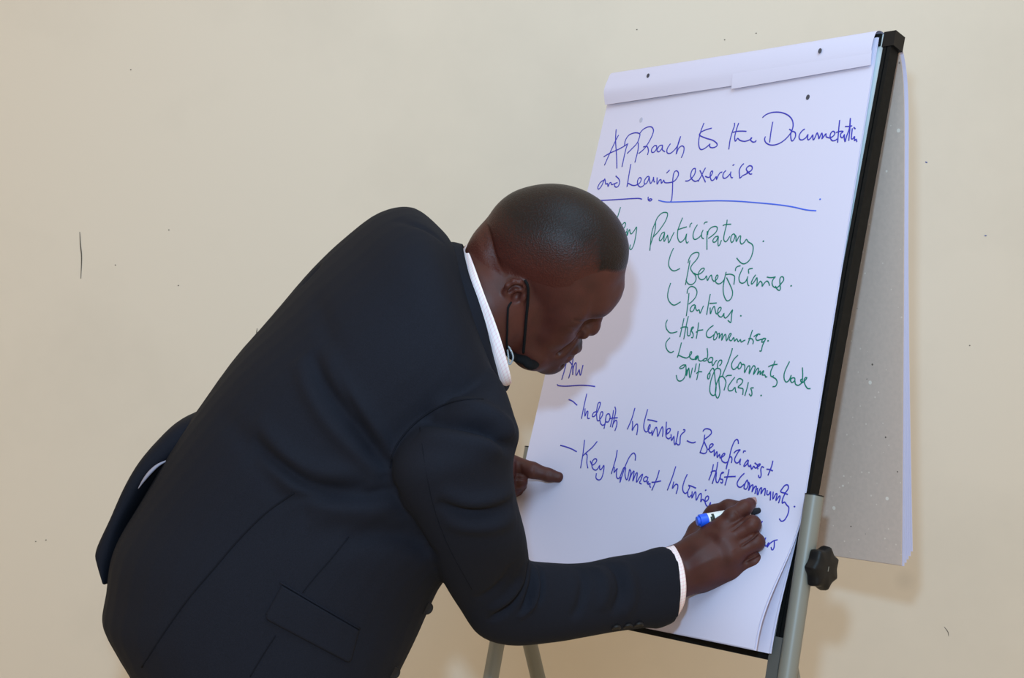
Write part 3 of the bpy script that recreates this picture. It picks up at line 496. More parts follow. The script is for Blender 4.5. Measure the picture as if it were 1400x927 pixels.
('line ending','b','2454,-2971 2445,-3015 2445,-3072;2616,-3215 2625,-3271 2661,-3333 2691,-3342 2706,-3283 2715,-3361;2715,-3361 2731,-3302 2776,-3252 2838,-3226;2792,-3255 2828,-3334 2833,-3377 2814,-3388 2779,-3349')]

def stroke(ab, rad):
    P = catmull([np.array(p) / 10000.0 for p in ab], 4); Q = []
    for p in P: Q.append(bd(p[0], p[1], 0.0080 + lift(p[0], p[1]) + 0.00035))
    if np.linalg.norm(Q[-1] - Q[0]) < 0.0015 and len(Q) < 4: Q = [Q[0] - U_ * 0.0012, Q[0] - U_ * 0.0004, Q[0] + U_ * 0.0004, Q[0] + U_ * 0.0012]; rad = [0.0011, 0.0016, 0.0016, 0.0011]
    V, F = tube(Q, rad, 8, flat=0.10 if np.isscalar(rad) else 0.07, up=N_); return V, F
for name, c, txt in WRITING:
    parts = []; loose = name in ('underline', 'line ending')
    for st in txt.split(';'):
        ab = [tuple(map(int, q.split(','))) for q in st.split()]
        parts.append(stroke(ab, 0.00102 if c == 'g' else 0.00110))
        if loose: o = obj('handwriting', *parts.pop(), M['light_ink' if c == 'l' else 'blue_ink'], pad); o['label'] = 'blue marker stroke'
    if loose: continue
    V, F = merge(parts); o = obj('handwriting', V, F, M['blue_ink' if c == 'b' else 'green_ink'], pad)
    o['label'] = ('blue' if c == 'b' else 'green') + ' marker writing, ' + name

# ------------------------------------------------------------------ the man at the board
man = thing('person', 'man in dark navy suit jacket bending to write on the flipchart with a blue marker', 'person', (-0.28, 1.95, 0.0))
def unit(v): v = np.array(v, float); return v / np.linalg.norm(v)
def Rm(y, p, r):
    cy, sy, cp, sp, cr, sr = math.cos(y), math.sin(y), math.cos(p), math.sin(p), math.cos(r), math.sin(r)
    return np.array([[cy, -sy, 0], [sy, cy, 0], [0, 0, 1]]) @ np.array([[cp, 0, sp], [0, 1, 0], [-sp, 0, cp]]) @ np.array([[1, 0, 0], [0, cr, -sr], [0, sr, cr]])
HR = Rm(math.radians(2), math.radians(30.9), math.radians(32.3)); HS = 0.925; HO = at(728.5, 378, 1.975)
def hw(p): return HO + HS * (HR @ np.array(p, float))             # head space -> world
def hl(P): return ((np.array(P) - HO) @ HR) / HS                   # world -> head space
NECK = at(655, 432, 1.955); CHEST = at(590, 500, 1.95)

f = Field((-0.215, -0.125, -0.215), (0.150, 0.125, 0.165), 0.0021)
E = f.ell; C = f.chain
E((-0.002, 0, 0.050), (0.096, 0.080, 0.090), 0.01)                 # skull
E((0.020, 0, 0.090), (0.070, 0.066, 0.056), 0.03)                  # crown
E((0.042, 0, 0.060), (0.068, 0.068, 0.064), 0.03)                  # forehead
E((0.042, 0, -0.030), (0.060, 0.064, 0.078), 0.03)                 # face
for s in (-1, 1):
    C([(-0.012, s * 0.058, -0.030), (0.010, s * 0.055, -0.060), (0.055, s * 0.038, -0.088), (0.080, s * 0.014, -0.100)], [0.020, 0.021, 0.020, 0.019], 0.03)   # jaw
    E((0.064, s * 0.038, -0.030), (0.030, 0.027, 0.030), 0.02)     # cheek
    C([(0.1035, s * 0.010, 0.020), (0.0965, s * 0.030, 0.023), (0.080, s * 0.049, 0.019)], [0.0095, 0.0095, 0.0085], 0.018)      # brow
    C([(0.098, s * 0.004, 0.044), (0.097, s * 0.016, 0.038), (0.089, s * 0.034, 0.040)], [0.013, 0.013, 0.012], 0.03)     # forehead above the brow
    E((0.070, s * 0.054, 0.000), (0.020, 0.014, 0.018), 0.02); E((0.052, s * 0.058, 0.028), (0.032, 0.013, 0.030), 0.02)      # cheekbone
E((0.087, 0, -0.104), (0.022, 0.024, 0.020), 0.02)                 # chin
E((0.086, 0, -0.066), (0.025, 0.036, 0.030), 0.02)                 # muzzle
for s in (-1, 1):
    f.ell((0.1045, s * 0.033, 0.0035), (0.017, 0.0165, 0.0105), 0.010, op='s')     # eye socket
    f.ell((0.0845, s * 0.033, 0.0040), (0.0130, 0.0140, 0.0115), 0.004)        # lowered lid over the eye
    f.chain([(0.0965, s * 0.024, -0.0020), (0.0985, s * 0.033, -0.0030), (0.0935, s * 0.044, -0.0020)], [0.0012] * 3, 0.002, op='s')
C([(0.101, 0, 0.012), (0.107, 0, -0.004), (0.110, 0, -0.016)], [0.0085, 0.0095, 0.012], 0.012)       # nose
E((0.1100, 0, -0.0235), (0.0145, 0.0145, 0.0125), 0.008)
for s in (-1, 1):
    E((0.1025, s * 0.0175, -0.0285), (0.0125, 0.0088, 0.0100), 0.006)
    f.ell((0.1065, s * 0.0095, -0.0375), (0.0065, 0.0045, 0.0050), 0.003, op='s')
    f.chain([(0.104, s * 0.029, -0.028), (0.098, s * 0.036, -0.048), (0.089, s * 0.037, -0.066)], [0.0028] * 3, 0.010, op='s')   # smile fold
f.ell((0.112, 0, -0.0745), (0.016, 0.023, 0.0032), 0.004, op='s')  # parted mouth
C([(0.093, -0.025, -0.0715), (0.1075, -0.011, -0.0640), (0.1105, 0, -0.0655), (0.1075, 0.011, -0.0640), (0.093, 0.025, -0.0715)], [0.0045, 0.0072, 0.0075, 0.0072, 0.0045], 0.006)
C([(0.092, -0.023, -0.0765), (0.1035, -0.010, -0.0820), (0.1055, 0, -0.0830), (0.1035, 0.010, -0.0820), (0.092, 0.023, -0.0765)], [0.0045, 0.0078, 0.0085, 0.0078, 0.0045], 0.006)
f.chain([(0.100, -0.014, -0.0945), (0.102, 0, -0.0945), (0.100, 0.014, -0.0945)], [0.004] * 3, 0.010, op='s')
# neck down into the collar
C([hl(at(715, 398, 1.968)), hl(at(690, 404, 1.962)), hl(at(664, 416, 1.957)), hl(at(630, 445, 1.955))], [0.054, 0.060, 0.066, 0.072], 0.02)
E(hl(at(671, 338, 1.957)), (0.030, 0.040, 0.030), 0.02); E(hl(at(665, 350, 1.957)), (0.024, 0.036, 0.024), 0.02)
E((-0.082, 0, -0.035), (0.030, 0.055, 0.028), 0.02)                # roll of skin at the nape
f.chain([(-0.112, -0.05, -0.012), (-0.115, 0, -0.010), (-0.112, 0.05, -0.012)], [0.004] * 3, 0.012, op='s')
# ears
for s in (-1, 1):
    def e(x, z, y): return (x, s * y, z)
    f.ell(e(-0.012, 0.008, 0.0815), (0.0165, 0.0075, 0.0235), 0.008)
    rim = [e(-0.001, 0.019, 0.083), e(-0.006, 0.0275, 0.085), e(-0.014, 0.0325, 0.089), e(-0.022, 0.0295, 0.092), e(-0.0265, 0.020, 0.094), e(-0.0245, 0.008, 0.094), e(-0.0170, -0.004, 0.0925), e(-0.008, -0.0125, 0.089)]
    f.chain(rim, [0.0028, 0.0034, 0.0038, 0.0040, 0.0040, 0.0038, 0.0040, 0.0058], 0.003)
    f.ell(e(-0.0035, -0.0165, 0.0865), (0.0085, 0.0055, 0.0100), 0.004)         # lobe
    f.ell(e(-0.0075, 0.0105, 0.0935), (0.0078, 0.0110, 0.0095), 0.003, op='s')    # hollow of the ear
    f.chain([e(-0.0205, 0.012, 0.0925), e(-0.0185, 0.022, 0.0915), e(-0.010, 0.026, 0.0885)], [0.0026] * 3, 0.003, op='s')
    f.chain([e(-0.0165, 0.000, 0.0895), e(-0.0175, 0.010, 0.0905), e(-0.0135, 0.0185, 0.0895), e(-0.005, 0.021, 0.086)], [0.0024, 0.0026, 0.0026, 0.0022], 0.003)
    f.ell(e(0.0015, 0.0115, 0.0840), (0.0042, 0.0045, 0.0060), 0.004)            # tragus
Vh, Fh = f.mesh(); Vh = relax(Vh, Fh, 2)
# tone of the face: beard, lips, lids
def tone_of(V):
    t = np.ones((len(V), 3), np.float32); x, y, z = V.T
    def blob(c, r, colr, w=1.0):
        g = np.exp(-(((V - np.array(c)) / np.array(r)) ** 2).sum(1) * 1.6)[:, None] * w; t[:] = t * (1 - g) + np.array(colr) * g
    blob((0.112, 0, -0.0540), (0.022, 0.030, 0.0090), (0.14, 0.14, 0.16), 0.97)          # moustache
    for s in (-1, 1): blob((0.098, s * 0.026, -0.066), (0.014, 0.008, 0.014), (0.35, 0.35, 0.38), 0.8)
    blob((0.094, 0, -0.110), (0.034, 0.038, 0.020), (0.22, 0.22, 0.25), 0.95)           # chin beard
    for s in (-1, 1): blob((0.045, s * 0.045, -0.100), (0.040, 0.022, 0.020), (0.60, 0.58, 0.60), 0.7)
    blob((0.108, 0, -0.083), (0.014, 0.022, 0.008), (1.15, 0.95, 1.0), 0.8)            # lower lip
    for s in (-1, 1):
        blob((0.104, s * 0.030, 0.0265), (0.018, 0.026, 0.0062), (0.12, 0.12, 0.13), 0.97)   # eyebrow
        blob((0.097, s * 0.034, -0.0025), (0.010, 0.014, 0.0022), (0.15, 0.15, 0.16), 0.95) # lashes
        blob((0.000, s * 0.085, 0.0), (0.03, 0.02, 0.04), (1.15, 1.02, 1.0), 0.6)
    return t
tone_h = tone_of(Vh)
head_world = fold(HO + HS * (Vh @ HR.T), Fh, [([(664, 300), (669, 318), (674, 340), (681, 362), (692, 378)], 0.0045, -0.0042), ([(652, 318), (658, 340), (667, 362), (680, 385)], 0.008, 0.0020),
    ([(797, 452), (790, 464), (779, 476), (768, 488)], 0.0028, -0.0022), ([(776, 448), (786, 452), (792, 458)], 0.003, -0.0012), ([(801, 440), (792, 440), (782, 437)], 0.0022, -0.0018)])
Vh = ((head_world - HO) @ HR) / HS

# hair: a close crop standing just off the scalp, dense on top and fading towards ears and nape
x, y, z = Vh.T
edge = np.interp(x, [-0.12, -0.09, -0.05, -0.01, 0.03, 0.052, 0.066, 0.080, 0.12], [0.004, 0.006, 0.014, 0.030, 0.042, 0.058, 0.076, 0.087, 0.091]) + np.where(x > 0.05, 0.010 * np.clip(np.abs(y) / 0.06, 0, 1) ** 2, 0)
mask = (z - edge)
dens = np.clip(mask / np.interp(x, [0.045, 0.072], [0.085, 0.008]), 0, 1) ** 1.15
keep = mask > -0.004
Nh = vnormals(Vh, Fh)
fk = keep[Fh].all(1) & (z[Fh].mean(1) > -0.03); Fk = Fh[fk]; used = np.unique(Fk); remap = -np.ones(len(Vh), int); remap[used] = np.arange(len(used))
off = np.clip(mask + 0.004, 0, 0.03) / 0.03
Vk = Vh[used] + Nh[used] * (-0.0004 + 0.0034 * off[used] * (0.35 + 0.65 * dens[used]))[:, None]
hair_tone = np.repeat((-0.25 + 1.25 * dens[used])[:, None], 3, 1)

# hands ---------------------------------------------------------------------------------------
def hand_field(lo, hi, h): return Field(lo, hi, h)
def right_hand():
    J = lambda px, py, d: onboard(px, py, d)
    wr = J(922, 783, 0.082); wr0 = at(880, 800, 2.05)
    mcp = [J(974, 733, 0.064), J(992, 738, 0.063), J(1002, 757, 0.055), J(1000, 777, 0.040)]
    allp = np.array([wr0, wr] + mcp + [J(1044, 700, 0.0)])
    f = Field(allp.min(0) - 0.05, allp.max(0) + 0.05, 0.0013)
    f.chain([wr0, wr], [0.026, 0.029], 0.01)
    for m, r in zip(mcp, (0.0150, 0.0155, 0.0150, 0.0140)):
        f.chain([wr, wr * 0.45 + m * 0.55, m], [0.026, 0.0200, r], 0.022)
    f.chain([mcp[0], mcp[1], mcp[2], mcp[3]], [0.0135, 0.0145, 0.0140, 0.0125], 0.012)
    f.chain([wr, J(965, 785, 0.040), mcp[3]], [0.028, 0.024, 0.015], 0.014)                  # heel on the little-finger side
    # index finger lies along the pen, tip pressing beside the nose
    f.chain([mcp[0], J(988, 720, 0.064)], [0.0150, 0.0140], 0.014); f.chain([J(988, 720, 0.064), J(1001, 706, 0.061), J(1018, 694, 0.045), J(1025, 689, 0.035)], [0.0140, 0.0125, 0.0108, 0.0094], 0.006)
    # middle, ring and little finger fold under
    f.chain([mcp[1], J(1028, 717, 0.050), J(1029, 716, 0.026), J(1012, 718, 0.018)], [0.0148, 0.0130, 0.0110, 0.0095], 0.005)
    f.chain([mcp[2], J(1033.5, 741, 0.040), J(1035, 740, 0.018), J(1016, 740, 0.012)], [0.0142, 0.0125, 0.0105, 0.0090], 0.005)
    f.chain([mcp[3], J(1032, 767, 0.027), J(1031, 765, 0.013), J(1014, 762, 0.012)], [0.0136, 0.0120, 0.0095, 0.0085], 0.005)
    # thumb behind the pen
    f.chain([wr * 0.6 + J(955, 735, 0.03) * 0.4, J(955, 728, 0.034), J(976, 702, 0.026), J(996, 694, 0.022), J(1011, 693, 0.018)], [0.019, 0.0155, 0.0122, 0.0112, 0.0092], 0.008)
    return f, J
fr, JR = right_hand(); Vr, Fr = fr.mesh(); Vr = relax(Vr, Fr, 2)
Vr = fold(Vr, Fr, [([(999, 727), (1008, 719), (1016, 712), (1026, 706)], 0.0018, -0.0036), ([(1012, 748), (1020, 741), (1030, 734), (1038, 727)], 0.0018, -0.0036), ([(1014, 771), (1022, 766), (1032, 761), (1042, 756)], 0.0018, -0.0026),
    ([(1007, 696), (1012, 702), (1015, 708)], 0.0016, -0.0008), ([(1003, 698), (1008, 704), (1011, 710)], 0.0016, -0.0008), ([(964, 731), (978, 730), (990, 738)], 0.006, 0.0012), ([(1003, 752), (1008, 760), (1010, 770)], 0.007, -0.0012),
    ([(935, 770), (955, 752), (975, 742)], 0.005, 0.0008), ([(938, 782), (960, 770), (985, 760)], 0.005, 0.0008)])
def left_hand():
    J = lambda px, py, d: onboard(px, py, d)
    wr = at(668, 643, 2.42); wr0 = at(640, 628, 2.36)
    m = [J(699, 635, 0.058), J(696, 658, 0.060), J(690, 669, 0.055), J(684, 679, 0.048)]
    allp = np.array([wr0, wr] + m + [J(770, 655, 0), J(710, 690, 0.0)])
    f = Field(allp.min(0) - 0.045, allp.max(0) + 0.045, 0.0019)
    f.chain([wr0, wr], [0.029, 0.028], 0.01)
    for q, r in zip(m, (0.0150, 0.0150, 0.0140, 0.0130)): f.chain([wr, (wr + q) / 2, q], [0.026, 0.019, r], 0.014)
    f.chain([m[0], J(728, 643, 0.040), J(750, 649.5, 0.022), J(763.5, 652.5, 0.0105)], [0.0170, 0.0138, 0.0112, 0.0092], 0.005)
    f.chain([m[1], J(711, 658, 0.050), J(711, 664, 0.028), J(703, 670, 0.022)], [0.0140, 0.0125, 0.0110, 0.0098], 0.003)
    f.chain([m[2], J(702, 668, 0.044), J(702, 672, 0.024), J(694, 675, 0.020)], [0.0132, 0.0115, 0.0102, 0.0092], 0.003)
    f.chain([m[3], J(692, 676, 0.036), J(692, 680, 0.020), J(685, 682, 0.018)], [0.0122, 0.0100, 0.0090, 0.0085], 0.003)
    f.chain([wr, J(684, 655, 0.030), J(700, 664, 0.018), J(708, 670, 0.014)], [0.019, 0.0150, 0.0120, 0.0100], 0.006)
    return f
fl = left_hand(); Vl, Fl = fl.mesh(); Vl = relax(Vl, Fl, 2)
Vl = fold(Vl, Fl, [([(731, 636), (732, 643), (731, 651)], 0.0020, -0.0012), ([(751, 644), (751, 650), (750, 656)], 0.0018, -0.0010), ([(711, 634), (712, 642), (713, 650)], 0.003, -0.0012), ([(702, 653), (710, 653), (720, 654)], 0.0025, -0.0035), ([(704, 664), (711, 663), (718, 661)], 0.0020, -0.0015)])

# trunk, arms and legs beneath the clothes
PEL = at(355, 870, 1.95); SHR = at(632, 590, 1.80); SHL = at(592, 400, 2.13)
ELR = at(690, 828, 1.915); WRR = at(880, 800, 2.03); ELL = at(640, 545, 2.29); WRL = at(640, 630, 2.36)
f = Field((-0.65, 1.55, 0.03), (0.35, 2.5, 1.62), 0.013)
f.chain([at(640, 440, 1.955), CHEST, at(480, 620, 1.95), PEL], [0.058, 0.080, 0.110, 0.115], 0.05)
f.chain([CHEST, SHR, ELR, WRR], [0.055, 0.040, 0.030, 0.026], 0.02); f.chain([CHEST, SHL, ELL, WRL], [0.055, 0.040, 0.030, 0.026], 0.02)
LEGS = []
for s in (-1, 1):
    hip = PEL + np.array([-0.01, 0.095 * s, -0.02]); kn = np.array([-0.27 + 0.02 * s, 1.95 + 0.12 * s, 0.50]); an = np.array([-0.345 + 0.05 * s, 1.95 + 0.13 * s, 0.10]); LEGS.append((hip, kn, an))
    f.chain([hip, kn, an], [0.085, 0.056, 0.038], 0.02); f.chain([an, an + np.array([0.03, 0, -0.045]), an + np.array([0.15, 0.01 * s, -0.055])], [0.036, 0.034, 0.028], 0.02)
Vb, Fb = f.mesh(); Vb = relax(Vb, Fb, 2)
parts = [(head_world, Fh, tone_h), (Vr, Fr, None), (Vl, Fl, None), (Vb, Fb, None)]
V = []; F = []; T = []; o = 0
for v, q, t in parts:
    V.append(v); F.append(q + o); T.append(np.ones((len(v), 3), np.float32) if t is None else t); o += len(v)
body = qobj('body', np.concatenate(V), np.concatenate(F), M['skin'], man, np.concatenate(T)); body['label'] = 'dark brown skin'
hair = qobj('hair', HO + HS * (Vk @ HR.T), remap[Fk], M['hair'], body, hair_tone); hair['label'] = 'close cropped black hair faded at the sides'
# finger nails
def nail(c, along, out, w, l, m):
    a = unit(along); n = unit(np.array(out) - a * (np.array(out) @ a)); s = np.cross(a, n); V = []; F = []; nu, nv = 8, 8
    for k in (0, 1):
        for j in range(nv + 1):
            for i in range(nu + 1):
                u = -1 + 2 * i / nu; v = -1 + 2 * j / nv; ww = w * (1 - 0.25 * max(0, v) ** 2 - 0.1 * max(0, -v) ** 2)
                V.append(c + a * l * v * (1 - 0.25 * u * u) + s * ww * u - n * (w * 0.55 * u * u + 0.0006 * k + 0.0006 * v * v))
    W = nu + 1; o = W * (nv + 1)
    for j in range(nv):
        for i in range(nu): q = j * W + i; F += [(q, q + 1, q + 1 + W, q + W), (o + q, o + q + W, o + q + 1 + W, o + q + 1)]
    return obj('finger_nail', V, F, m, body)
M['nail'] = mat('pale pink finger nail', (0.36, 0.20, 0.18), 0.35)
tip = JR(1025, 689, 0.034); dip = JR(1018, 693, 0.044)
nail(tip + unit(tip - dip) * 0.002 + unit(U_ * 0.9 + R_ * 0.55 + N_ * 0.25) * 0.0088, tip - dip, U_ * 0.9 + R_ * 0.55 + N_ * 0.25, 0.0060, 0.0065, M['nail'])

# ------------------------------------------------------------------ clothes
def ring(p0, p1, Y, b, tw=0.0, sp=None, n=40, ex=2.3, e2=None, dy=(0, 0)):
    """one oval cross-section: two opposite outline points, the depth of the middle, the half width in depth and a twist"""
    A = at(p0[0], p0[1], Y + dy[0]); B = at(p1[0], p1[1], Y + dy[1]); c = (A + B) / 2; e1 = (B - A) / 2; a = np.linalg.norm(e1); u = e1 / a
    if e2 is None: w = unit(np.array([0, 1.0, 0]) - u * u[1])
    else: w = unit(e2)
    ct, st = math.cos(tw), math.sin(tw); w2 = ct * w - st * u; u2 = ct * u + st * w
    a2 = math.sqrt(max(a * a - (b * st) ** 2, (0.3 * a) ** 2)) / ct
    P = []
    for k in range(n):
        t = 2 * math.pi * k / n; cx, sy = math.cos(t), math.sin(t)
        P.append(c + u2 * a2 * math.copysign(abs(cx) ** (2 / ex), cx) + w2 * b * math.copysign(abs(sy) ** (2 / ex), sy))
    return P
def loft(rings, sub=4, cap=True):
    R = [np.array(r) for r in rings]; S = catmull(R, sub); n = len(S[0]); V = np.concatenate(S); F = []
    for i in range(len(S) - 1):
        for k in range(n): F.append((i * n + k, i * n + (k + 1) % n, (i + 1) * n + (k + 1) % n, (i + 1) * n + k))
    if cap: F.append(tuple(range(n))[::-1]); F.append(tuple((len(S) - 1) * n + k for k in range(n)))
    return list(V), F
D = math.radians
torso = loft([
    ring((226, 1000), (505, 1000), 1.95, 0.185), ring((206, 945), (535, 940), 1.95, 0.20), ring((190, 905), (553, 905), 1.95, 0.205), ring((170, 873), (571, 868), 1.95, 0.208),
    ring((152, 838), (590, 825), 1.95, 0.21), ring((157, 797), (607, 793), 1.95, 0.212), ring((166, 742), (632, 765), 1.95, 0.212), ring((201, 680), (658, 742), 1.95, 0.21),
    ring((253, 590), (676, 715), 1.95, 0.207, D(8)), ring((319, 496), (688, 672), 1.95, 0.207, D(14)), ring((380, 425), (694, 632), 1.95, 0.212, D(19)), ring((428, 368), (698, 604), 1.95, 0.216, D(22)),
    ring((472, 326), (699, 582), 1.95, 0.212, D(23)), ring((519, 292), (697, 562), 1.95, 0.198, D(22)), ring((566, 286), (692, 545), 1.95, 0.165, D(20)), ring((606, 317), (686, 532), 1.955, 0.115, D(14)),
    ring((622, 340), (682, 520), 1.955, 0.085, D(8))])
NX = (-0.27, 0.96, 0)
sleeve_r = loft([
    ring((566, 565), (668, 497), 1.84, 0.050), ring((546, 600), (689, 528), 1.79, 0.074), ring((536, 630), (703, 568), 1.77, 0.082), ring((538, 655), (710, 595), 1.765, 0.084), ring((549, 680), (702, 632), 1.775, 0.082),
    ring((567, 708), (705, 676), 1.79, 0.079), ring((586, 750), (718, 728), 1.82, 0.074), ring((606, 793), (722.5, 757), 1.86, 0.069), ring((628, 829), (725, 768), 1.90, 0.066), ring((655, 866), (738, 770), 1.93, 0.064),
    ring((697, 880), (757, 771), 1.95, 0.061), ring((755, 876), (779, 772), 1.97, 0.059), ring((801, 868.5), (806, 770), 1.99, 0.057), ring((839, 862), (836, 763), 2.015, 0.055), ring((880, 857), (873, 757), 2.045, 0.052), ring((896, 858), (897, 750), 2.06, 0.050, e2=(-0.15, 0.98, 0)),
    ring((912, 851), (912, 748), 2.07, 0.049, e2=NX), ring((914, 850), (914, 748.5), 2.071, 0.0485, e2=NX)], 5)
sleeve_l = loft([
    ring((520, 400), (640, 370), 2.05, 0.06), ring((530, 440), (655, 400), 2.13, 0.075), ring((560, 500), (668, 455), 2.20, 0.075), ring((588, 560), (682, 520), 2.28, 0.068), ring((600, 605), (690, 568), 2.33, 0.062),
    ring((612, 650), (696, 605), 2.365, 0.055), ring((640, 682), (700, 622), 2.40, 0.048), ring((650, 684), (703, 630), 2.415, 0.046)], 5)
def nr(x, y, k=0.962): return (707 + (x - 700) * k, 463 + (y - 463) * k)     # the flap's near edge makes its outline
flap = loft([ring(nr(*a), nr(*b), 2.01, w, ex=3) for a, b, w in (((330, 520), (346, 560), 0.08), ((284, 550), (300, 590), 0.10), ((236, 572), (264, 612), 0.115), ((206, 600), (238, 630), 0.120), ((184, 628), (210, 652), 0.122),
    ((166, 660), (190, 682), 0.122), ((148, 702), (169, 720), 0.122), ((129, 741), (157, 764), 0.122), ((131, 757), (153, 780), 0.121), ((142, 786), (149, 792), 0.119))], 6)
def remesh(parts, voxel):
    V, F = merge(parts); me = bpy.data.meshes.new('tmp'); me.from_pydata([tuple(v) for v in V], [], F); me.validate()
    bm = bmesh.new(); bm.from_mesh(me); bmesh.ops.recalc_face_normals(bm, faces=bm.faces[:]); bmesh.ops.triangulate(bm, faces=[q for q in bm.faces if len(q.verts) > 4]); bm.to_mesh(me); bm.free()
    o = bpy.data.objects.new('tmp', me); col.objects.link(o); m = o.modifiers.new('r', 'REMESH'); m.mode = 'VOXEL'; m.voxel_size = voxel
    dg = bpy.context.evaluated_depsgraph_get(); dg.update(); ev = o.evaluated_get(dg); e = ev.to_mesh()
    nv = len(e.vertices); V = np.empty(nv * 3, np.float32); e.vertices.foreach_get('co', V); F = np.array([tuple(p.vertices) if len(p.vertices) == 4 else tuple(p.vertices) + (p.vertices[-1],) for p in e.polygons])
    ev.to_mesh_clear(); bpy.data.objects.remove(o); bpy.data.meshes.remove(me); return V.reshape(-1, 3).astype(float), F
Vj, Fj = remesh([torso, sleeve_r, sleeve_l], 0.0040)
Vj = relax(Vj, Fj, 10, 0.55)
# folds of the cloth: (outline points, width, height); a negative height is a groove
FOLDS = [
    ([(345, 596), (366, 620), (390, 640), (424, 663), (470, 670), (505, 664)], 0.0079, -0.0116), ([(352, 622), (380, 648), (410, 668), (450, 684), (500, 680)], 0.0119, 0.0085),
    ([(350, 570), (380, 610), (410, 634), (450, 646), (495, 644)], 0.0119, 0.0076),
    ([(425, 480), (440, 520), (468, 560), (500, 605), (526, 642)], 0.0086, -0.0093), ([(446, 470), (465, 520), (495, 560), (520, 600), (532, 630)], 0.0110, 0.0071),
    ([(455, 500), (485, 560), (512, 600), (530, 625)], 0.0058, -0.0054), ([(405, 490), (425, 540), (455, 585), (495, 625), (524, 650)], 0.0110, 0.0076),
    ([(398, 677), (440, 680), (490, 679), (545, 668)], 0.0072, -0.0093), ([(420, 700), (470, 700), (520, 694), (556, 690)], 0.0153, 0.0085),
    ([(480, 570), (505, 605), (525, 628), (536, 640)], 0.0065, -0.0062),
    # sleeve
    ([(578, 575), (605, 574), (640, 580), (672, 590), (694, 606), (706, 612)], 0.0085, -0.0185), ([(570, 596), (610, 600), (660, 605), (690, 617)], 0.0119, 0.0068), ([(590, 556), (625, 553), (660, 560), (690, 578), (704, 592)], 0.0119, 0.0093),
    ([(596, 686), (620, 698), (645, 703), (672, 701), (700, 688)], 0.0072, -0.0101), ([(600, 670), (640, 685), (680, 680), (702, 668)], 0.0102, 0.0071), ([(605, 712), (640, 720), (680, 718), (706, 706)], 0.0110, 0.0068),
    ([(722, 768), (718, 790), (706, 815), (690, 836), (668, 850)], 0.0065, -0.0124), ([(728, 772), (729, 795), (722, 822), (712, 840)], 0.0050, -0.0093), ([(738, 775), (741, 800), (736, 828)], 0.0043, -0.0070),
    ([(716, 772), (708, 796), (692, 818), (668, 836)], 0.0085, 0.0085), ([(733, 776), (734, 800), (728, 826), (708, 846)], 0.0051, 0.0068), ([(700, 770), (690, 792), (672, 810), (650, 820)], 0.0086, -0.0047),
    ([(790, 776), (798, 800), (792, 830), (780, 846)], 0.0072, -0.0054), ([(830, 770), (846, 786), (850, 812), (836, 840)], 0.0072, -0.0078), ([(815, 774), (828, 800), (822, 836)], 0.0102, 0.0059), ([(852, 766), (862, 790), (864, 820), (852, 846)], 0.0102, 0.0051),
    # skirt and back
    ([(300, 560), (340, 610), (380, 660), (400, 690)], 0.0144, -0.0043), ([(470, 735), (520, 730), (560, 735), (600, 760)], 0.0130, -0.0078), ([(430, 400), (445, 450), (470, 510)], 0.0144, -0.0034), ([(540, 300), (580, 312), (606, 330)], 0.0072, -0.0031),
    ([(408, 394), (428, 372), (440, 360)], 0.0072, -0.0039),
]
Vj = fold(Vj, Fj, FOLDS)
jacket = qobj('jacket', Vj, Fj, M['jacket'], man); jacket['label'] = 'dark navy suit jacket with a raised back vent'
JT = bvh(Vj, Fj)
obj('vent_flap', flap[0], flap[1], M['jacket'], jacket)
# seams and stitched edges
def seam(name, pts, rad, m='jacket_edge', lift_=0.0002, parent=jacket):
    P = path_on(JT, pts, 10)
    if len(P) < 3: return
    Q = np.array([p[0] + p[1] * lift_ for p in P])
    for _ in range(3): Q[1:-1] = 0.25 * Q[:-2] + 0.5 * Q[1:-1] + 0.25 * Q[2:]
    V, F = tube(list(Q), rad, 6); return obj(name, V, F, M[m], parent)
seam('side_seam', [(402, 674), (365, 700), (329, 735), (292, 778), (258, 818), (225, 864), (194, 912)], 0.0011)
seam('armhole_seam', [(534, 640), (537, 622), (546, 603), (570, 576), (601, 556), (632, 547), (660, 546)], 0.0012)
seam('sleeve_seam', [(574, 585), (582, 640), (592, 690), (612, 745), (645, 806)], 0.0005)
seam('dart_seam', [(477, 734), (452, 765), (430, 790), (414, 810)], 0.0008); seam('dart_seam', [(377, 869), (360, 895), (342, 925)], 0.0008)
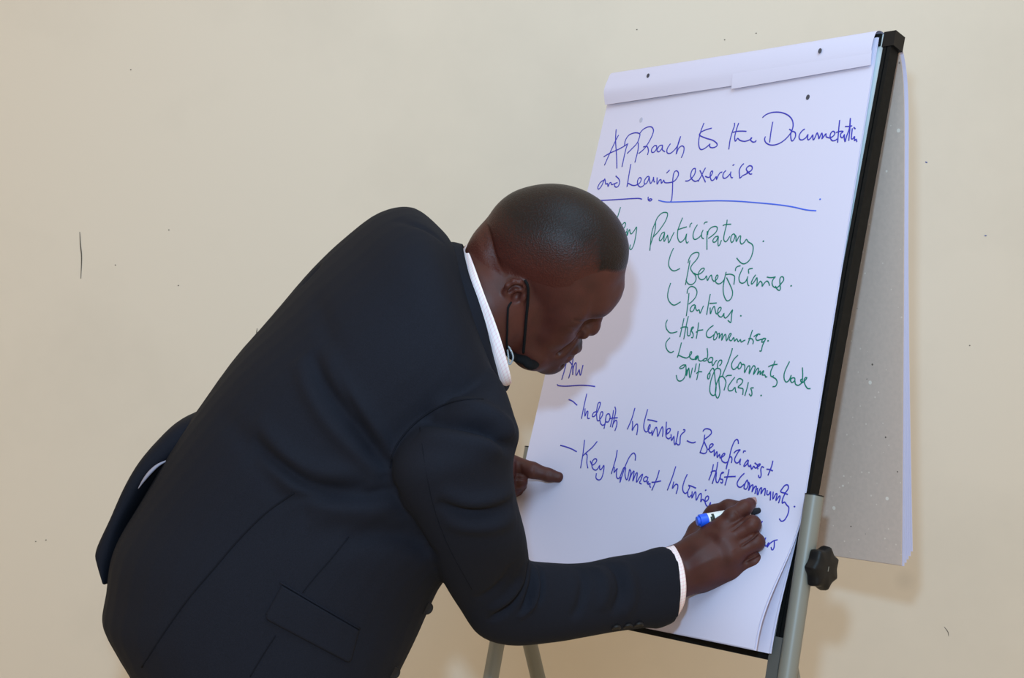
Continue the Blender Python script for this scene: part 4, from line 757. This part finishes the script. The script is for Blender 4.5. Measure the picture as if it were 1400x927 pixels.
# pocket flap: a rounded tongue of cloth lying on the skirt
def patch(quad, nu, nv, rc, lift_, thick, name, m, parent):
    (ax, ay), (bx, by), (cx, cy), (dx, dy) = quad; G = {}; V = []; F = []
    for j in range(nv + 1):
        for i in range(nu + 1):
            u = i / nu; v = j / nv
            h = hit(JT, (1 - v) * ((1 - u) * ax + u * bx) + v * ((1 - u) * dx + u * cx), (1 - v) * ((1 - u) * ay + u * by) + v * ((1 - u) * dy + u * cy))
            G[i, j] = h
    for k in (0, 1):
        for j in range(nv + 1):
            for i in range(nu + 1):
                u = i / nu; v = j / nv; e = min(u, 1 - u, 1 - v) * 12; e = max(0.0, min(1.0, e)) if k == 0 else 1
                p, n = G[i, j]; V.append(p + n * ((lift_ + thick * math.sqrt(1 - (1 - e) ** 2)) if k == 0 else lift_ * 0.1))
    W = nu + 1; o = W * (nv + 1)
    def inside(i, j):
        u = (i + 0.5) / nu; v = (j + 0.5) / nv; x = min(u, 1 - u) / rc[0]; y = (1 - v) / rc[1]
        return not (x < 1 and y < 1 and (1 - x) ** 2 + (1 - y) ** 2 > 1)
    cells = {(i, j) for i in range(nu) for j in range(nv) if inside(i, j)}
    for (i, j) in cells:
        q = j * W + i; F.append((q, q + 1, q + 1 + W, q + W)); F.append((o + q, o + q + W, o + q + 1 + W, o + q + 1))
        for (di, dj, a, b) in ((-1, 0, q, q + W), (1, 0, q + 1 + W, q + 1), (0, -1, q + 1, q), (0, 1, q + W, q + 1 + W)):
            if (i + di, j + dj) not in cells: F.append((a, b, o + b, o + a))
    return obj(name, V, F, m, parent)
patch([(385, 800), (491, 862), (479, 908), (360, 845)], 60, 30, (0.09, 0.22), 0.0010, 0.0028, 'pocket_flap', M['jacket'], jacket)
seam('pocket_welt', [(383, 796), (430, 824), (492, 860)], 0.0016, 'jacket')
def button(px, py, r, tree=JT, tilt=None):
    h = hit(tree, px, py)
    if h is None: return
    c, n = h; n = unit(n if tilt is None else tilt); u = unit(np.cross(n, (0, 0.3, 1))); w = np.cross(n, u); V = []; F = []; k = 24
    for z, q in ((-0.001, 0.9), (0.0012, 1.0), (0.0030, 0.98), (0.0036, 0.85), (0.0028, 0.70), (0.0026, 0.3)):
        V += [c + n * z + r * q * (math.cos(2 * math.pi * i / k) * u + math.sin(2 * math.pi * i / k) * w) for i in range(k)]
    for a in range(5):
        for i in range(k): F.append((a * k + i, a * k + (i + 1) % k, (a + 1) * k + (i + 1) % k, (a + 1) * k + i))
    F.append(tuple(range(k))[::-1]); F.append(tuple(5 * k + i for i in range(k))); obj('button', V, F, M['button'], jacket)
button(583, 831, 0.0085, tilt=(0.45, -0.80, -0.1)); button(538, 919, 0.0085, tilt=(0.45, -0.80, -0.1))
for q in ((842, 859), (858, 857), (873, 855)): button(q[0], q[1] - 2, 0.0065, tilt=(0.1, -0.55, -0.85))

# collars and cuffs: bands with a free edge
def band(rows, name, m, parent, thick=0.0016, closed=True, uvs=True):
    """rows of points from one edge of the band to the other"""
    R = [np.array(catmull(r, 6, closed)) for r in rows]; R = catmull(R, 4) if len(R) > 2 else R; nr = len(R); n = len(R[0]); V = []; F = []
    mid = np.mean(R[0], 0)
    N = []
    for j in range(nr):
        for i in range(n):
            a = R[j][(i + 1) % n] - R[j][i - 1] if closed or 0 < i < n - 1 else (R[j][1] - R[j][0] if i == 0 else R[j][-1] - R[j][-2]); b = R[min(j + 1, nr - 1)][i] - R[max(j - 1, 0)][i]
            q = np.cross(a, b); q = q / (np.linalg.norm(q) + 1e-12); N.append(q)
    N = np.array(N); P = np.concatenate(R); out = P - np.mean(P, 0)
    if (N * out).sum() < 0: N = -N
    V = list(P + N * thick / 2) + list(P - N * thick / 2); o = nr * n; L = n if closed else n - 1
    for j in range(nr - 1):
        for i in range(L):
            a, b, c, d = j * n + i, j * n + (i + 1) % n, (j + 1) * n + (i + 1) % n, (j + 1) * n + i
            F.append((a, b, c, d)); F.append((o + a, o + d, o + c, o + b))
    for i in range(L):
        a, b = i, (i + 1) % n; F.append((a, o + a, o + b, b)); a, b = (nr - 1) * n + i, (nr - 1) * n + (i + 1) % n; F.append((a, b, o + b, o + a))
    if not closed:
        for j in range(nr - 1):
            a, b = j * n, (j + 1) * n; F.append((a, b, o + b, o + a)); a, b = j * n + n - 1, (j + 1) * n + n - 1; F.append((a, o + a, o + b, b))
    ob = obj(name, V, F, m, parent)
    if uvs:
        S = np.zeros((nr, n)); H = np.zeros((nr, n))
        for j in range(nr): S[j, 1:] = np.cumsum(np.linalg.norm(np.diff(R[j], axis=0), axis=1))
        for j in range(1, nr): H[j] = H[j - 1] + np.linalg.norm(R[j] - R[j - 1], axis=1)
        uv = np.stack([np.tile(S.ravel(), 2), np.tile(H.ravel(), 2)], 1); l = ob.data.uv_layers.new(name='UVMap')
        for lp in ob.data.loops: l.data[lp.index].uv = uv[lp.vertex_index]
    return ob
# the shirt: a body under the jacket, collar, cuffs
def ring_px(pts): return [at(*p) for p in pts]
sc = band([ring_px([(628, 352, 1.955), (637, 390, 1.895), (652, 425, 1.872), (666, 462, 1.872), (677, 497, 1.875), (684, 525, 1.90), (688, 522, 1.965), (682, 480, 2.01), (668, 430, 2.04), (650, 385, 2.035), (634, 352, 2.00)]),
           ring_px([(633, 345, 1.955), (641, 377, 1.890), (655, 410, 1.868), (668, 446, 1.868), (680, 486, 1.869), (690, 523, 1.893), (690, 522, 1.962), (680, 478, 2.01), (673, 425, 2.038), (655, 378, 2.035), (638, 346, 2.00)]),
           ring_px([(639, 338.5, 1.955), (650, 369, 1.888), (663, 405, 1.866), (677, 441, 1.866), (689, 478, 1.868), (699, 519, 1.89), (694, 518, 1.962), (682, 472, 2.01), (668, 422, 2.034), (652, 372, 2.030), (643, 339, 2.00)])],
          'shirt', M['shirt'], man, 0.0022)
sc['label'] = 'white shirt with a fine pink check'
band([ring_px([(904 + dx, y, Y) for (dx, y, Y) in ((2, 751, 2.074), (10, 770, 2.040), (15, 796, 2.026), (12, 824, 2.034), (6, 843, 2.062), (2, 842, 2.09), (-4, 815, 2.108), (-6, 785, 2.112), (-2, 760, 2.098))]),
      ring_px([(912 + dx, y, Y) for (dx, y, Y) in ((6, 748, 2.078), (14, 768, 2.044), (18, 796, 2.030), (15, 824, 2.038), (8, 841, 2.066), (4, 839, 2.094), (-2, 815, 2.112), (-4, 785, 2.116), (0, 758, 2.102))]),
      ring_px([(920 + dx, y, Y) for (dx, y, Y) in ((1, 746.5, 2.085), (12, 767, 2.050), (17.5, 796, 2.036), (16, 822, 2.044), (8, 839, 2.072), (4, 837, 2.10), (-2, 813, 2.118), (-3, 785, 2.122), (-1, 758, 2.108))])], 'cuff', M['shirt'], sc, 0.002)
V, F = tube(catmull([at(189, 668, 1.885), at(197, 656, 1.883), at(206, 645, 1.883), at(217, 635.5, 1.885), at(232, 628, 1.89)], 6), [0.0008 + 0.0034 * math.sin(math.pi * i / 24) for i in range(25)], 10, flat=0.6, up=(0.6, 0.2, -0.7))
tail = obj('shirt_tail', V, F, M['tail'], sc); tail['label'] = 'bit of white shirt in the back vent, shade put into its colour'
# jacket collar, standing round the shirt collar
jc = band([ring_px([(604, 336, 1.955), (611, 372, 1.885), (624, 412, 1.850), (640, 452, 1.838), (658, 492, 1.850), (676, 528, 1.885), (688, 536, 1.93), (690, 520, 1.98), (676, 470, 2.04), (655, 420, 2.075), (630, 375, 2.075), (610, 345, 2.03)]),
           ring_px([(618, 335, 1.955), (622, 366, 1.880), (636, 404, 1.852), (651, 440, 1.846), (667, 482, 1.856), (681, 524, 1.885), (692, 532, 1.93), (694, 515, 1.98), (680, 462, 2.035), (660, 412, 2.065), (638, 366, 2.065), (622, 338, 2.02)]),
           ring_px([(632, 338.5, 1.955), (640, 374, 1.878), (652, 407, 1.856), (664, 446, 1.854), (673, 487, 1.866), (684, 523, 1.895), (694, 526, 1.93), (695, 510, 1.98), (682, 458, 2.03), (663, 408, 2.055), (644, 362, 2.055), (634, 340, 2.01)])],
          'collar', M['jacket'], jacket, 0.004, uvs=False)
# trousers and shoes
f = Field((-0.65, 1.6, 0.02), (0.15, 2.3, 1.15), 0.009)
f.ell(PEL + np.array([0, 0, 0.0]), (0.150, 0.175, 0.13), 0.03)
for hip, kn, an in LEGS: f.chain([hip, kn, an + np.array([0, 0, -0.02])], [0.110, 0.080, 0.068], 0.02)
f.put((-0.7, 1.5, -0.1), (0.2, 2.4, 0.062), lambda P: P[..., 2] - 0.062, 0.0, 's', pad=0.02)
Vt, Ft = f.mesh(); Vt = relax(Vt, Ft, 3); qobj('trousers', Vt, Ft, M['trouser'], man)
for hip, kn, an in LEGS:
    d = np.array([1.0, 0.10 if an[1] > 1.95 else -0.10, 0]); d = d / np.linalg.norm(d); c = an + np.array([0, 0, -an[2]])
    f = Field(c + np.array([-0.13, -0.12, -0.01]), c + np.array([0.26, 0.12, 0.14]), 0.004)
    f.chain([c + d * -0.05 + Z * 0.045, c + d * 0.05 + Z * 0.042, c + d * 0.165 + Z * 0.034], [0.040, 0.046, 0.034], 0.03); f.ell(c + d * 0.12 + Z * 0.03, (0.085, 0.048, 0.034), 0.02); f.chain([c + Z * 0.05, c + Z * 0.095 - d * 0.005], [0.048, 0.044], 0.02)
    f.put(c - 0.3, c + np.array([0.4, 0.3, 0.010]), lambda P: P[..., 2] - 0.010, 0.0, 's', pad=0.02)
    Vs, Fs = f.mesh(); Vs = relax(Vs, Fs, 2); sh = qobj('shoe', Vs, Fs, M['leather'], man)
    so = []
    for z, k in ((0.0, 0.96), (0.004, 1.0), (0.013, 1.0), (0.0145, 0.95)):
        for i in range(48):
            t = 2 * math.pi * i / 48; ct, st = math.cos(t), math.sin(t); n_ = np.array([-d[1], d[0], 0]); so.append(c + d * (0.060 + 0.143 * k * ct) + n_ * 0.049 * k * st * (1 + 0.12 * ct) + Z * z)
    FF = [(a * 48 + i, a * 48 + (i + 1) % 48, (a + 1) * 48 + (i + 1) % 48, (a + 1) * 48 + i) for a in range(3) for i in range(48)] + [tuple(range(48))[::-1], tuple(144 + i for i in range(48))]
    obj('sole', so, FF, M['leather'], sh)

# face mask worn under the chin: ear loops, black chin piece, clear edge
BT = bvh(head_world, Fh)
def on_head(px, py, lift_):
    h = hit(BT, px, py); p, n = h; n = n if n @ (p - np.array([0, 0, CAMZ])) < 0 else -n; return p + n * lift_
loopF = [(716.5, 384, 0.004), (719.5, 392, 0.003), (719.5, 410, 0.003), (718, 440, 0.002), (716, 465, 0.002), (715.5, 480, 0.003)]
loopB = [(699, 413, 0.0), (694.5, 420, 0.0015), (693.5, 428, 0.002), (693, 440, 0.002), (692.5, 455, 0.002), (692, 468, 0.002), (693, 480, 0.003)]
mask = None
P1 = [on_head(*q) for q in loopF]; V1, F1 = tube(catmull(P1, 6), 0.0019, 8)
P2 = [on_head(*q) for q in loopB]; V2, F2 = tube(catmull(P2, 6), 0.0014, 8)
cp = [hl(on_head(*w)) for w in ((693, 481, 0.004), (705, 485, 0.004), (718, 490, 0.004), (727, 496, 0.003))]      # the mask itself, bunched up along the jaw and under the chin
half = [np.array(c) for c in cp]; mid = (half[-1] + half[-1] * np.array([1, -1, 1])) / 2 + np.array([0.006, 0, -0.012])
P3 = [hw(c) for c in catmull(half + [mid] + [c * np.array([1, -1, 1]) for c in half[::-1]], 6)]; n3 = len(P3)
V3, F3 = tube(P3, [0.0085 * (0.55 + 0.45 * math.sin(math.pi * i / (n3 - 1)) ** 0.4) for i in range(n3)], 14, flat=0.75, up=HR[:, 2])
V, F = merge([(V1, F1), (V2, F2), (V3, F3)]); mask = obj('face_mask', V, F, M['strap'], man); mask['label'] = 'black mask pulled under the chin'
M['clear'] = mat('clear plastic', (0.62, 0.66, 0.70), 0.15); bsdf(M['clear']).inputs['Transmission Weight'].default_value = 0.6
lp = [on_head(694, 477, 0.003)]; Yc = lp[0][1]
V, F = tube(catmull([at(694, 474, Yc - 0.004), at(698, 478, Yc - 0.006), at(701.5, 488, Yc - 0.006), at(699, 496, Yc - 0.004), at(696, 497.5, Yc - 0.003), at(695, 488, Yc - 0.003)], 6, True), 0.0012, 8, closed=True); obj('strap_adjuster', V, F, M['clear'], mask)['label'] = 'small clear plastic loop'

# ------------------------------------------------------------------ the marker in his hand
tipP = onboard(1044.5, 697, 0.0024); tailP = onboard(957, 712, 0.080)
ax = unit(tailP - tipP); PL = np.linalg.norm(tailP - tipP)
pen = thing('marker_pen', 'white whiteboard marker with bright blue end held in the writing hand', 'marker', tuple(tipP))
def lathe(name, prof, m, parent, seg=32):
    u = unit(np.cross(ax, Z)); w = np.cross(ax, u); V = []; F = []
    for s, r in prof: V += [tipP + ax * s + r * (math.cos(2 * math.pi * i / seg) * u + math.sin(2 * math.pi * i / seg) * w) for i in range(seg)]
    for a in range(len(prof) - 1):
        for i in range(seg): F.append((a * seg + i, a * seg + (i + 1) % seg, (a + 1) * seg + (i + 1) % seg, (a + 1) * seg + i))
    F.append(tuple(range(seg))[::-1]); F.append(tuple((len(prof) - 1) * seg + i for i in range(seg)))
    o = obj(name, V, F, M[m], parent); md = o.modifiers.new('edge', 'EDGE_SPLIT'); md.split_angle = 0.7; return o
lathe('nib', [(-0.0008, 0.0008), (0.0005, 0.0018), (0.003, 0.0024), (0.012, 0.0026)], 'pen_grey', pen)
lathe('nose_cone', [(0.006, 0.0036), (0.007, 0.0044), (0.016, 0.0050), (0.017, 0.0066), (0.024, 0.0074), (0.025, 0.0070)], 'pen_grey', pen)['label'] = 'dark grey nose cone'
lathe('barrel', [(0.0235, 0.0074), (0.0245, 0.0086), (0.030, 0.0092), (PL - 0.012, 0.0092), (PL - 0.011, 0.0088)], 'pen_white', pen)['label'] = 'white barrel'
lathe('end_plug', [(PL - 0.0115, 0.0089), (PL - 0.011, 0.0096), (PL + 0.0005, 0.0094), (PL + 0.0012, 0.0086), (PL + 0.0012, 0.0072), (PL + 0.0045, 0.0068), (PL + 0.0052, 0.0058)], 'pen_blue', pen)['label'] = 'bright blue end plug'
# dark printed mark on the barrel, towards the viewer
M['print'] = mat('dark green print', (0.015, 0.03, 0.02), 0.5)
vd = unit(np.array([0, 0, CAMZ]) - tailP); u = unit(vd - ax * (vd @ ax)); w = np.cross(ax, u); V = []; F = []
for s0, s1, a0, a1 in ((0.0140, 0.0205, -0.85, 0.35), (0.0165, 0.0205, 0.35, 0.85)):
    o = len(V)
    for i in range(7):
        an = a0 + (a1 - a0) * i / 6
        for r in (0.00935, 0.0090):
            for s in (s0, s1): V.append(tipP + ax * (PL - s) + r * (math.cos(an) * u + math.sin(an) * w))
    for i in range(6):
        q = o + i * 4; F += [(q, q + 1, q + 5, q + 4), (q + 2, q + 6, q + 7, q + 3), (q, q + 4, q + 6, q + 2), (q + 1, q + 3, q + 7, q + 5)]
    F += [(o, o + 2, o + 3, o + 1), (o + 24, o + 25, o + 27, o + 26)]
obj('printed_mark', V, F, M['print'], pen)
